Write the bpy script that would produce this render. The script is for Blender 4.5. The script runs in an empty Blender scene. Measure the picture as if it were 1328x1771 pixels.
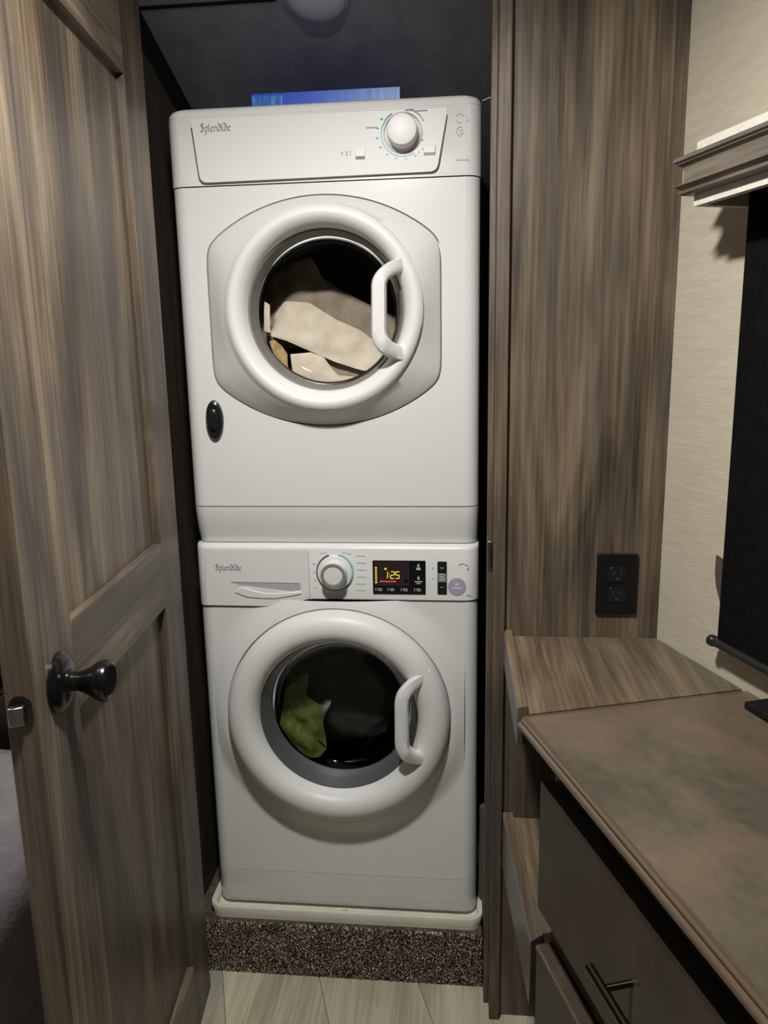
import bpy, bmesh, math, random
from mathutils import Vector, Matrix, noise
C = bpy.context.scene.collection
PI = math.pi
R = math.radians
random.seed(4)

# ---------------------------------------------------------------- camera
CAM = Vector((0.25985, -1.51823, 1.23339))
cr = Vector((0.9951, 0.09719, -0.01816)); cu = Vector((-0.00152, 0.19873, 0.98005)); cf = Vector((-0.09886, 0.97522, -0.1979))
cd = bpy.data.cameras.new('camera'); cam = bpy.data.objects.new('camera', cd); C.objects.link(cam)
m = Matrix.Identity(4)
for i in range(3):
    m[i][0] = cr[i]; m[i][1] = cu[i]; m[i][2] = -cf[i]; m[i][3] = CAM[i]
cam.matrix_world = m
cd.sensor_fit = 'VERTICAL'; cd.sensor_height = 36.0; cd.lens = 1317.43/1771*36.0
cd.clip_start = 0.02
bpy.context.scene.camera = cam

# ---------------------------------------------------------------- world, light, exposure
w = bpy.data.worlds.new('world'); bpy.context.scene.world = w; w.use_nodes = True
w.node_tree.nodes['Background'].inputs[0].default_value = (0.9, 0.95, 1.0, 1)
w.node_tree.nodes['Background'].inputs[1].default_value = 0.006
LP = Vector((0.07, -0.86, 1.925))
ld = bpy.data.lights.new('ceiling_light', 'AREA'); ld.shape = 'DISK'; ld.size = 0.11; ld.energy = 21.5; ld.color = (1.0, 0.975, 0.925)
lo = bpy.data.objects.new('ceiling_light_source', ld); C.objects.link(lo); lo.location = (LP.x, LP.y, LP.z-0.012)
ld2 = bpy.data.lights.new('added_bed_light', 'AREA'); ld2.shape = 'DISK'; ld2.size = 0.14; ld2.energy = 10; ld2.color = (1.0, 0.94, 0.85)
lo2 = bpy.data.objects.new('added_bed_light_source', ld2); C.objects.link(lo2); lo2.location = (-1.1, -0.42, 1.91)  # unseen lamp added over the bed to brighten the bedspread
vs = bpy.context.scene.view_settings
vs.view_transform = 'Standard'; vs.look = 'None'; vs.exposure = 0.0; vs.gamma = 1; vs.use_curve_mapping = False

# ---------------------------------------------------------------- frames
I4 = Matrix.Identity(4)
FLOOR = -0.155; CEIL = 1.94
def frame(x, y, z, deg):          # local x = into the wall, local y = towards the far end
    return Matrix.Translation((x, y, z)) @ Matrix.Rotation(R(deg), 4, 'Z')
WF = frame(0.63, -0.11, 0, 19.76)        # right wall: local x = N1, local y = D1
DF = frame(0.3415, -0.450, 0, 17.4)       # dresser
T6 = 6.09
DOOR = frame(-0.299, -0.087, 0, T6)      # closet door: local x = out of its face, local -y along the leaf

# ---------------------------------------------------------------- materials
def mat(name, col, rough=0.5, metal=0.0, emit=None, es=1.0, spec=0.5, coat=0.0):
    m = bpy.data.materials.new(name); m.use_nodes = True
    b = m.node_tree.nodes['Principled BSDF']
    b.inputs['Base Color'].default_value = (*col, 1); b.inputs['Roughness'].default_value = rough
    b.inputs['Metallic'].default_value = metal; b.inputs['Specular IOR Level'].default_value = spec
    b.inputs['Coat Weight'].default_value = coat
    if emit:
        b.inputs['Emission Color'].default_value = (*emit, 1); b.inputs['Emission Strength'].default_value = es
    return m
def srgb(r, g, b):
    f = lambda c: (c/255/12.92) if c/255 <= 0.04045 else ((c/255+0.055)/1.055)**2.4
    return (f(r), f(g), f(b))
class NT:
    def __init__(s, m): s.t = m.node_tree; s.b = s.t.nodes['Principled BSDF']
    def n(s, typ, **kw):
        nd = s.t.nodes.new(typ)
        for k, v in kw.items():
            if k in nd.inputs: nd.inputs[k].default_value = v
            else: setattr(nd, k, v)
        return nd
    def l(s, a, b): s.t.links.new(a, b)
def ramp(nt, stops):
    r = nt.n('ShaderNodeValToRGB'); e = r.color_ramp.elements
    while len(e) < len(stops): e.new(0.5)
    for el, (p, c) in zip(e, stops): el.position = p; el.color = (*c, 1)
    return r
def wood(name, dark, mid, light, axis='Z', rough=0.45, seed=0.0, scale=1.0, tint=(0.34, 0.36, 0.38)):
    m = mat(name, mid, rough); nt = NT(m)
    tc = nt.n('ShaderNodeTexCoord'); oi = nt.n('ShaderNodeObjectInfo')
    ad = nt.n('ShaderNodeVectorMath', operation='ADD'); nt.l(tc.outputs['Object'], ad.inputs[0])
    ad.inputs[1].default_value = (seed, seed*1.7, seed*0.6)
    def mp(a, b):
        mm = nt.n('ShaderNodeMapping'); s = [a*scale]*3; s['XYZ'.index(axis)] = b*scale
        mm.inputs['Scale'].default_value = s; nt.l(ad.outputs[0], mm.inputs['Vector']); return mm
    m1 = mp(12, 1.5); n1 = nt.n('ShaderNodeTexNoise', Scale=1.0, Detail=5.0, Roughness=0.55, Distortion=1.1); nt.l(m1.outputs[0], n1.inputs['Vector'])
    m2 = mp(150, 3.5); n2 = nt.n('ShaderNodeTexNoise', Scale=1.0, Detail=3.0, Roughness=0.6); nt.l(m2.outputs[0], n2.inputs['Vector'])
    m3 = mp(6.5, 2.2); n3 = nt.n('ShaderNodeTexNoise', Scale=1.0, Detail=3.0, Roughness=0.5); nt.l(m3.outputs[0], n3.inputs['Vector'])
    mx = nt.n('ShaderNodeMix', data_type='FLOAT'); mx.inputs[0].default_value = 0.36
    nt.l(n1.outputs['Fac'], mx.inputs[2]); nt.l(n2.outputs['Fac'], mx.inputs[3])
    rp = ramp(nt, [(0.38, dark), (0.5, mid), (0.63, light)]); nt.l(mx.outputs[0], rp.inputs[0])
    # broad grey-green blotches of the printed laminate
    r3 = ramp(nt, [(0.42, (0, 0, 0)), (0.68, (1, 1, 1))]); nt.l(n3.outputs['Fac'], r3.inputs[0])
    mc = nt.n('ShaderNodeMix', data_type='RGBA', blend_type='MIX'); 
    ml = nt.n('ShaderNodeMath', operation='MULTIPLY'); ml.inputs[1].default_value = 0.5; nt.l(r3.outputs[0], ml.inputs[0]); nt.l(ml.outputs[0], mc.inputs[0])
    nt.l(rp.outputs[0], mc.inputs[6])
    g = [0.5*(dark[i]+mid[i]) for i in range(3)]; av = sum(g)/3
    mc.inputs[7].default_value = (av*0.90, av*0.92, av*0.86, 1)
    # small knots
    m4 = mp(9, 3.2); v = nt.n('ShaderNodeTexVoronoi', Scale=1.0, Randomness=1.0); nt.l(m4.outputs[0], v.inputs['Vector'])
    r4 = ramp(nt, [(0.03, (0.35, 0.33, 0.3)), (0.10, (1, 1, 1))]); nt.l(v.outputs['Distance'], r4.inputs[0])
    mk = nt.n('ShaderNodeMix', data_type='RGBA', blend_type='MULTIPLY'); mk.inputs[0].default_value = 0.7
    nt.l(mc.outputs[2], mk.inputs[6]); nt.l(r4.outputs[0], mk.inputs[7])
    nt.l(mk.outputs[2], nt.b.inputs['Base Color'])
    bp = nt.n('ShaderNodeBump', Strength=0.12, Distance=0.002); nt.l(n2.outputs['Fac'], bp.inputs['Height']); nt.l(bp.outputs[0], nt.b.inputs['Normal'])
    return m
def mottled(name, a, b, c, sc=6.0, rough=0.4, stretch=(1, 1, 1), bump=0.0, grain=90):
    m = mat(name, b, rough); nt = NT(m); tc = nt.n('ShaderNodeTexCoord')
    mm = nt.n('ShaderNodeMapping'); mm.inputs['Scale'].default_value = stretch; nt.l(tc.outputs['Object'], mm.inputs['Vector'])
    n1 = nt.n('ShaderNodeTexNoise', Scale=sc, Detail=6.0, Roughness=0.6, Distortion=0.3); nt.l(mm.outputs[0], n1.inputs['Vector'])
    n2 = nt.n('ShaderNodeTexNoise', Scale=grain, Detail=2.0); nt.l(mm.outputs[0], n2.inputs['Vector'])
    mx = nt.n('ShaderNodeMix', data_type='FLOAT'); mx.inputs[0].default_value = 0.2; nt.l(n1.outputs['Fac'], mx.inputs[2]); nt.l(n2.outputs['Fac'], mx.inputs[3])
    rp = ramp(nt, [(0.36, a), (0.5, b), (0.64, c)]); nt.l(mx.outputs[0], rp.inputs[0]); nt.l(rp.outputs[0], nt.b.inputs['Base Color'])
    if bump:
        bp = nt.n('ShaderNodeBump', Strength=bump, Distance=0.002); nt.l(n2.outputs['Fac'], bp.inputs['Height']); nt.l(bp.outputs[0], nt.b.inputs['Normal'])
    return m
def glassy(name, tint, mixv, rough=0.03):     # thin clear pane: transparent with a fresnel reflection
    m = bpy.data.materials.new(name); m.use_nodes = True; t = m.node_tree; t.nodes.clear()
    o = t.nodes.new('ShaderNodeOutputMaterial'); tr = t.nodes.new('ShaderNodeBsdfTransparent'); tr.inputs[0].default_value = (*tint, 1)
    gl = t.nodes.new('ShaderNodeBsdfGlossy'); gl.inputs['Roughness'].default_value = rough; gl.inputs[0].default_value = (1, 1, 1, 1)
    fr = t.nodes.new('ShaderNodeFresnel'); fr.inputs[0].default_value = mixv
    mx = t.nodes.new('ShaderNodeMixShader'); t.links.new(fr.outputs[0], mx.inputs[0]); t.links.new(tr.outputs[0], mx.inputs[1]); t.links.new(gl.outputs[0], mx.inputs[2])
    t.links.new(mx.outputs[0], o.inputs[0]); return m

M = {}
M['white'] = mat('white_enamel', (0.76, 0.76, 0.755), 0.26, coat=0.3)
M['white2'] = mat('white_plastic', (0.75, 0.75, 0.745), 0.42)
M['white3'] = mat('white_panel_satin', (0.76, 0.76, 0.755), 0.5); M['outlet'] = mat('outlet_black', (0.008, 0.008, 0.009), 0.4, spec=0.3)
M['seam'] = mat('seam_shadow', (0.10, 0.10, 0.10), 0.7)
M['grey'] = mat('print_grey', (0.22, 0.22, 0.24), 0.6)
M['pale'] = mat('print_pale_grey', (0.42, 0.43, 0.45), 0.6)
M['teal'] = mat('print_teal', (0.22, 0.50, 0.56), 0.5)
M['navy'] = mat('print_navy', (0.07, 0.07, 0.14), 0.5)
M['knobgrey'] = mat('silver_plastic', (0.36, 0.36, 0.35), 0.3, 0.4)
M['blackp'] = mat('black_plastic', (0.012, 0.012, 0.013), 0.25)
M['blackglass'] = mat('black_display_glass', (0.008, 0.008, 0.010), 0.12)
M['screen'] = mat('display_window', (0.03, 0.022, 0.022), 0.15)
M['yel'] = mat('display_yellow', (0.3, 0.2, 0.0), 0.5, emit=(1.0, 0.72, 0.06), es=0.75)
M['pink'] = mat('display_pink', (0.3, 0.02, 0.08), 0.5, emit=(0.9, 0.10, 0.22), es=0.55)
M['whitep'] = mat('print_white', (0.5, 0.5, 0.52), 0.5)
M['lilac'] = mat('lilac_sticker', srgb(168, 160, 182), 0.5)
M['lilac2'] = mat('lilac_sticker_print', srgb(215, 210, 225), 0.5)
M['knob'] = mat('oil_rubbed_bronze', (0.006, 0.0055, 0.005), 0.2)
M['chrome'] = mat('brushed_metal', (0.42, 0.40, 0.37), 0.3, 1.0)
M['gun'] = mat('dark_polished_metal', (0.10, 0.095, 0.085), 0.25, 1.0)
M['blk'] = mat('matte_black', (0.008, 0.008, 0.008), 0.75, spec=0.2)
M['blkfab'] = mottled('black_shade_fabric', (0.004, 0.004, 0.004), (0.005, 0.005, 0.005), (0.007, 0.007, 0.007), 60, 0.95)
M['rubber'] = mat('grey_rubber', (0.07, 0.075, 0.075), 0.45)
M['rim'] = mat('glass_rim_grey', (0.16, 0.155, 0.14), 0.38)
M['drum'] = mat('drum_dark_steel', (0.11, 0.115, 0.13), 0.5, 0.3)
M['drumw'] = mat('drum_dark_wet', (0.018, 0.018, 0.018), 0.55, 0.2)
M['glass'] = glassy('door_glass_clear', (0.95, 0.95, 0.93), 1.22)
M['glassd'] = glassy('door_glass_dark', (0.80, 0.81, 0.80), 1.25)
M['towel'] = mottled('beige_towel', srgb(205, 192, 176), srgb(218, 206, 190), srgb(226, 216, 202), 20, 0.95, bump=0.5, grain=300)
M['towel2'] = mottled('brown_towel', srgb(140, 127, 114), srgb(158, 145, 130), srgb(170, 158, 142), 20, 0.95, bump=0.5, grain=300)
M['tan'] = mottled('tan_reflection', srgb(150, 120, 85), srgb(180, 150, 110), srgb(200, 172, 130), 30, 0.9)  # colour of a reflection in the dryer glass
M['green'] = mottled('green_cloth', srgb(74, 84, 30), srgb(104, 116, 46), srgb(150, 160, 86), 14, 0.8, (1, 1, 0.5), bump=0.3, grain=120)
M['dcloth'] = mottled('charcoal_cloth', (0.022, 0.021, 0.020), (0.03, 0.029, 0.027), (0.04, 0.038, 0.035), 12, 0.9)
M['silver'] = mottled('wet_grey_cloth', srgb(90, 95, 85), srgb(130, 135, 125), srgb(190, 195, 185), 60, 0.35)
M['blue'] = None
WD = (srgb(62, 51, 42), srgb(98, 84, 69), srgb(138, 121, 101))
M['wood_door'] = wood('door_laminate', *WD, 'Z', 0.42, 3.1)
M['wood_panel'] = wood('panel_laminate', srgb(63, 53, 44), srgb(101, 87, 72), srgb(136, 120, 101), 'Z', 0.42, 7.7)
M['wood_trim'] = wood('trim_laminate', srgb(68, 56, 46), srgb(94, 80, 67), srgb(120, 105, 89), 'Z', 0.42, 1.3, 1.6)
M['wood_shelf'] = wood('shelf_laminate', srgb(78, 65, 52), srgb(106, 91, 73), srgb(138, 121, 98), 'Y', 0.4, 5.1)
M['wood_rail'] = wood('rail_laminate', *WD, 'Y', 0.42, 9.4)
M['edge'] = mat('edge_band', srgb(112, 108, 104), 0.35)
M['wall'] = mottled('cream_wallpaper', srgb(188, 179, 159), srgb(193, 184, 165), srgb(198, 190, 171), 30, 0.9, (1, 0.5, 4), 0.35, 140)
M['valw'] = mottled('cream_fabric', srgb(206, 200, 189), srgb(213, 207, 197), srgb(220, 215, 206), 80, 0.9, (1, 1, 1), 0.4, 300)
M['moul'] = wood('moulding_wood', srgb(78, 70, 61), srgb(108, 98, 87), srgb(130, 120, 107), 'Y', 0.32, 2.0, 2.0)
M['dtop'] = mottled('dresser_top_laminate', srgb(74, 71, 60), srgb(95, 86, 73), srgb(112, 94, 80), 5.5, 0.38, (1.3, 0.8, 1), 0.15, 60)
M['dfront'] = mottled('dresser_front_laminate', srgb(56, 49, 41), srgb(66, 58, 48), srgb(76, 65, 55), 7, 0.45, (1, 1, 0.6), 0.1, 70)
M['bead'] = mat('dresser_bead', srgb(92, 78, 64), 0.2, coat=0.5)
M['dark'] = mottled('closet_dark_lining', srgb(132, 133, 142), srgb(142, 143, 152), srgb(150, 151, 160), 18, 0.8, bump=0.4, grain=200)
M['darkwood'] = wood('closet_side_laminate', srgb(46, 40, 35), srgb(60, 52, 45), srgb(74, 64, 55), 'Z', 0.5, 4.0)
M['floorw'] = wood('floor_plank_vinyl', srgb(150, 142, 122), srgb(180, 172, 150), srgb(200, 192, 170), 'Y', 0.4, 6.0, 1.2)
M['floorb'] = mat('floor_joint', (0.10, 0.09, 0.07), 0.9)
M['plastic'] = mottled('pan_plastic', srgb(214, 214, 196), srgb(222, 222, 206), srgb(228, 228, 214), 12, 0.35)
M['ceil'] = mat('ceiling_panel', (0.42, 0.40, 0.36), 0.8)
M['bed'] = mottled('grey_bedspread', srgb(158, 155, 163), srgb(168, 165, 173), srgb(178, 175, 183), 30, 0.95, bump=0.4, grain=200)
M['bed2'] = mottled('grey_mattress', srgb(70, 70, 74), srgb(78, 78, 82), srgb(86, 86, 90), 30, 0.95)
M['dome'] = mat('milky_lamp_dome', srgb(190, 190, 200), 0.35)
M['lamp'] = mat('lit_lamp_lens', (0.8, 0.8, 0.8), 0.5, emit=(1.0, 0.95, 0.87), es=6.0)
M['hose'] = mat('hose_grey', (0.10, 0.10, 0.105), 0.35); M['slot'] = mat('slot_black', (0.05, 0.05, 0.052), 0.3)
def carpetmat():
    m = mat('carpet_pile', (0.1, 0.08, 0.07), 0.95, spec=0.1); nt = NT(m)
    at = nt.n('ShaderNodeAttribute', attribute_name='tuft'); nt.l(at.outputs['Color'], nt.b.inputs['Base Color']); return m
M['carpet'] = carpetmat()
M['carpetb'] = mottled('carpet_backing', srgb(56, 48, 42), srgb(78, 70, 62), srgb(110, 100, 90), 160, 0.95)
def bluemat():
    m = mat('blue_printed_card', srgb(20, 60, 150), 0.4); nt = NT(m)
    tc = nt.n('ShaderNodeTexCoord'); mm = nt.n('ShaderNodeMapping'); mm.inputs['Scale'].default_value = (120, 0.1, 3)
    nt.l(tc.outputs['Object'], mm.inputs['Vector'])
    n = nt.n('ShaderNodeTexNoise', Scale=1.0, Detail=3.0, Roughness=0.7); nt.l(mm.outputs[0], n.inputs['Vector'])
    sp = nt.n('ShaderNodeSeparateXYZ'); nt.l(tc.outputs['Object'], sp.inputs[0])
    k = nt.n('ShaderNodeMapRange'); k.inputs[1].default_value = -0.06; k.inputs[2].default_value = 0.14; nt.l(sp.outputs[0], k.inputs[0])
    ml = nt.n('ShaderNodeMath', operation='MULTIPLY'); nt.l(n.outputs['Fac'], ml.inputs[0]); nt.l(k.outputs[0], ml.inputs[1])
    rp = ramp(nt, [(0.05, srgb(30, 90, 225)), (0.35, srgb(70, 130, 230)), (0.6, srgb(150, 180, 225))]); nt.l(ml.outputs[0], rp.inputs[0])
    nt.l(rp.outputs[0], nt.b.inputs['Base Color']); return m
M['blue'] = bluemat()
M['blkfab'].node_tree.nodes['Principled BSDF'].inputs['Specular IOR Level'].default_value = 0.08
M['blue2'] = mottled('bright_blue_panel', srgb(30, 90, 200), srgb(50, 120, 225), srgb(110, 190, 240), 1.0, 0.4, (260, 1, 20))

# ---------------------------------------------------------------- object helpers
def root(name, label, cat, F=I4, group=None):
    o = bpy.data.objects.new(name, None); C.objects.link(o); o.matrix_world = F; o.empty_display_size = 0.05
    o['label'] = label; o['category'] = cat
    if group: o['group'] = group
    return o
WM = {}
def obj(name, bm, mt, parent=None, F=I4, smooth=False, bevel=0.0, seg=2, label=None, cat=None, kind=None, group=None, origin=None, angle=35):
    """bm is in frame F; parent's world matrix is divided out; a top-level mesh gets its origin at its base centre"""
    bmesh.ops.recalc_face_normals(bm, faces=bm.faces)
    me = bpy.data.meshes.new(name); 
    if parent is not None:
        pw = WM.get(parent.name, parent.matrix_world); T = pw.inverted() @ F
        bm.transform(T); WW = pw
    else:
        xs = [v.co for v in bm.verts]
        if origin is None:
            origin = ((min(v.x for v in xs)+max(v.x for v in xs))/2, (min(v.y for v in xs)+max(v.y for v in xs))/2, min(v.z for v in xs))
        L = Matrix.Translation(origin); bm.transform(L.inverted()); WW = F @ L
    if smooth:
        for f in bm.faces: f.smooth = True
    bm.to_mesh(me); bm.free()
    for q in (mt if isinstance(mt, (list, tuple)) else [mt]): me.materials.append(q)
    o = bpy.data.objects.new(name, me); C.objects.link(o)
    if parent is not None: o.parent = parent
    else: o.matrix_world = WW
    WM[o.name] = WW
    if smooth:
        me.set_sharp_from_angle(angle=R(angle))
    if bevel > 0:
        b = o.modifiers.new('bevel', 'BEVEL'); b.width = bevel; b.segments = seg; b.limit_method = 'ANGLE'; b.angle_limit = R(32)
        b.harden_normals = False
        for p in me.polygons: p.use_smooth = True
        me.set_sharp_from_angle(angle=R(30)) if not smooth else None
    if label: o['label'] = label
    if cat: o['category'] = cat
    if kind: o['kind'] = kind
    if group: o['group'] = group
    return o
def box(bm, x0, x1, y0, y1, z0, z1):
    v = [bm.verts.new(p) for p in ((x0,y0,z0),(x1,y0,z0),(x1,y1,z0),(x0,y1,z0),(x0,y0,z1),(x1,y0,z1),(x1,y1,z1),(x0,y1,z1))]
    for f in ((0,1,2,3),(4,5,6,7),(0,1,5,4),(1,2,6,5),(2,3,7,6),(3,0,4,7)): bm.faces.new([v[i] for i in f])
    return v
def B(*a):
    bm = bmesh.new(); box(bm, *a); return bm
def lathe(bm, prof, axis='Y', c=(0,0,0), n=48, a0=0.0, a1=2*PI, sx=1.0):
    """prof = [(r, h)] around the given axis"""
    closed = abs(a1-a0-2*PI) < 1e-6; cols = []
    for i in range(n if closed else n+1):
        a = a0+(a1-a0)*i/n; ring = []
        for r, h in prof:
            p = (r*math.cos(a), r*math.sin(a))
            q = {'Y': (p[0], h, p[1]), 'X': (h, p[0], p[1]), 'Z': (p[0], p[1], h)}[axis]
            ring.append(bm.verts.new((q[0]+c[0], q[1]+c[1], q[2]+c[2])))
        cols.append(ring)
    N = len(cols)
    for i in range(N if closed else N-1):
        A, D = cols[i], cols[(i+1) % N]
        for j in range(len(prof)-1):
            bm.faces.new((A[j], D[j], D[j+1], A[j+1]))
    bmesh.ops.remove_doubles(bm, verts=bm.verts, dist=1e-6)
    return bm
def prism(bm, pts, y0, y1, fy=None):
    """polygon in xz extruded along y; fy(x,z) adds to the front y"""
    A = [bm.verts.new((x, y0+(fy(x, z) if fy else 0), z)) for x, z in pts]; D = [bm.verts.new((x, y1, z)) for x, z in pts]
    n = len(pts); bm.faces.new(A); bm.faces.new(D)
    for i in range(n): bm.faces.new((A[i], A[(i+1) % n], D[(i+1) % n], D[i]))
    return bm
def prism_ax(bm, pts, a0, a1):
    """profile points (x,z), swept along local y"""
    return prism(bm, pts, a0, a1)
def tube(bm, pts, r, n=10):
    rings = []; P = [Vector(p) for p in pts]
    for i, p in enumerate(P):
        d = (P[min(i+1, len(P)-1)]-P[max(i-1, 0)]).normalized()
        a = d.orthogonal().normalized() if i == 0 else (rings_a - d*rings_a.dot(d)).normalized()
        rings_a = a; b = d.cross(a)
        rr = r[i] if isinstance(r, (list, tuple)) else r
        rings.append([bm.verts.new(p+a*rr*math.cos(2*PI*k/n)+b*rr*math.sin(2*PI*k/n)) for k in range(n)])
    for i in range(len(rings)-1):
        for k in range(n): bm.faces.new((rings[i][k], rings[i][(k+1) % n], rings[i+1][(k+1) % n], rings[i+1][k]))
    bm.faces.new(rings[0]); bm.faces.new(rings[-1]); return bm
def resample(P, n):
    V = [Vector(p) for p in P]; d = [0]
    for a, b in zip(V, V[1:]): d.append(d[-1]+(b-a).length)
    out = []
    for i in range(n):
        t = d[-1]*i/(n-1); j = max(k for k in range(len(d)) if d[k] <= t+1e-9); j = min(j, len(V)-2)
        u = (t-d[j])/max(d[j+1]-d[j], 1e-9); out.append(V[j].lerp(V[j+1], min(u, 1)))
    return out
def rrect(x0, x1, z0, z1, r, n=5):
    out = []
    for cx, cz, a in ((x1-r, z1-r, 0), (x0+r, z1-r, 90), (x0+r, z0+r, 180), (x1-r, z0+r, 270)):
        for k in range(n+1):
            t = R(a+90*k/n); out.append((cx+r*math.cos(t), cz+r*math.sin(t)))
    return out
def rpoly(pts, rad, n=4):
    """round the corners of a polygon"""
    out = []; N = len(pts)
    for i in range(N):
        p = Vector(pts[i]); a = Vector(pts[i-1]); b = Vector(pts[(i+1) % N])
        r = rad[i] if isinstance(rad, (list, tuple)) else rad
        if r <= 0: out.append(tuple(p)); continue
        u = (a-p).normalized(); v = (b-p).normalized(); L = min(r, (a-p).length*0.45, (b-p).length*0.45)
        s, e = p+u*L, p+v*L
        for k in range(n+1):
            t = k/n; q = s*(1-t)**2+p*2*t*(1-t)+e*t*t; out.append(tuple(q))
    return out

# ================================================================ SETTING
# floor: sub-floor with planks
fl = obj('floor', B(-1.9, 1.9, -3.1, 1.0, FLOOR-0.05, FLOOR-0.004), M['floorb'], kind='structure')
pl_mesh = []
bm = bmesh.new()
FF = frame(0, 0, FLOOR-0.004, 19.76)
PW = 0.2140; n0 = -0.0695
def plank(x0, x1, y0, y1, k):
    bm = B(x0+0.0007, x1-0.0007, y0+0.0008, y1-0.0008, 0, 0.004)
    o = obj('plank', bm, FLM[k % 4], fl, F=FF)
FLM = [wood('floor_plank_vinyl_tone', *[tuple(c*t for c in q) for q in (srgb(160, 151, 128), srgb(188, 180, 156), srgb(210, 202, 178))], 'Y', 0.4, 6.0+i*3.3, 0.9) for i, t in enumerate((1.0, 0.90, 1.06, 0.95))]
kk = 0
for i in range(-6, 7):
    x0 = n0+i*PW; y = {-2: -0.62, -1: -0.78, 0: -0.55, 1: -0.70, -3: 0.012}.get(i, -0.40-((i*0.37) % 0.6))-0.915*3
    while y < 0.5:
        cw = FF @ Vector((x0, y+0.45, 0))
        if -1.3 < cw.x < 1.4:
            plank(x0, x0+PW, y, min(y+0.915, 0.5), kk); kk += 1
        y += 0.915
# ceiling over the room
obj('ceiling', B(-1.9, 1.9, -3.1, -0.125, CEIL, CEIL+0.05), M['ceil'], kind='structure')
# right wall (cream), behind the dresser
bm = B(0, 0.05, -3.1, 0.06, FLOOR, CEIL)
obj('wall_right', bm, M['wall'], F=WF, kind='structure')
# left and rear walls of the room (mostly out of view)
obj('wall_left', B(-1.75, -1.7, -3.1, -0.08, FLOOR, CEIL), M['darkwood'], kind='structure')
obj('wall_rear', B(-1.9, 2.2, -3.15, -3.1, FLOOR, CEIL), M['darkwood'], kind='structure')
# front partition, left of the closet
obj('wall_front', B(-1.75, -0.37, -0.115, -0.08, FLOOR, CEIL), M['darkwood'], kind='structure')
# right-hand wood panel
wp = obj('wall_panel', B(0.3455, 0.6285, -0.11, -0.085, FLOOR, CEIL), M['wood_panel'], kind='structure', label='tall wood-grain panel right of the machines')
wp.name = 'wall_closet_front'
obj('corner_strip', B(0.6085, 0.6300, -0.1125, -0.11, FLOOR, CEIL), M['wood_trim'], wp)
# closet shell
obj('wall_closet_left', B(-0.375, -0.35, -0.08, 0.70, FLOOR, 1.93), M['darkwood'], kind='structure')
obj('wall_closet_right', B(0.335, 0.36, -0.083, 0.70, FLOOR, 1.93), M['darkwood'], kind='structure')
obj('wall_closet_back', B(-0.35, 0.335, 0.66, 0.70, FLOOR, 1.8), M['dark'], kind='structure')
bm = bmesh.new()
cz = lambda y: 1.881-0.35*y
v = [(-0.35, -0.08), (0.335, -0.08), (0.335, 0.66), (-0.35, 0.66)]
lo_ = [bm.verts.new((x, y, cz(y))) for x, y in v]; up_ = [bm.verts.new((x, y, cz(y)+0.03)) for x, y in v]
bm.faces.new(lo_); bm.faces.new(up_)
for i in range(4): bm.faces.new((lo_[i], lo_[(i+1) % 4], up_[(i+1) % 4], up_[i]))
obj('ceiling_closet', bm, M['dark'], kind='structure')
# black strip put in for the shadowy band along the sloping corner, and a cross seam
bm = bmesh.new()
prof = [(-0.35, 0.0), (-0.335, 0.0), (-0.35, -0.040)]
for (y0, y1) in ((-0.07, 0.65),):
    A = [bm.verts.new((x, y0, cz(y0)+dz-0.0005)) for x, dz in prof]; D = [bm.verts.new((x, y1, cz(y1)+dz-0.0005)) for x, dz in prof]
    bm.faces.new(A); bm.faces.new(D)
    for i in range(3): bm.faces.new((A[i], A[(i+1) % 3], D[(i+1) % 3], D[i]))
obj('corner_shade_strip', bm, M['blk'], kind='structure')
bm = bmesh.new(); prism(bm, [(-0.335, cz(0.002)-0.004), (-0.075, cz(0.002)-0.004), (-0.075, cz(0.002)+0.002), (-0.335, cz(0.002)+0.002)], 0.001, 0.007)
obj('trim_5', bm, M['blk'], kind='structure')
# opening trims: right casing (two steps), left casing, header
t1 = obj('trim_1', B(0.3235, 0.3452, -0.125, -0.083, FLOOR, CEIL), M['wood_trim'], kind='structure', bevel=0.0015)
t2 = obj('trim_2', B(0.3130, 0.3233, -0.083, -0.045, FLOOR, CEIL-0.05), M['wood_trim'], kind='structure', bevel=0.001)
obj('trim_3', B(-0.37, -0.335, -0.12, -0.08, FLOOR, CEIL), M['wood_trim'], kind='structure')
obj('trim_6', B(-0.335, 0.3130, -0.125, -0.083, 1.905, CEIL), M['wood_trim'], kind='structure')
# strike plate in the inner jamb
sp = obj('strike_plate', B(0.3128, 0.3224, -0.0845, -0.083, 0.827, 0.885), M['chrome'], t2, bevel=0.0006)
obj('strike_hole', prism(bmesh.new(), [(0.3190, 0.829), (0.3224, 0.840), (0.3229, 0.858), (0.3215, 0.875), (0.3190, 0.884), (0.3176, 0.86)], -0.0860, -0.0846), M['blk'], sp)

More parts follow.
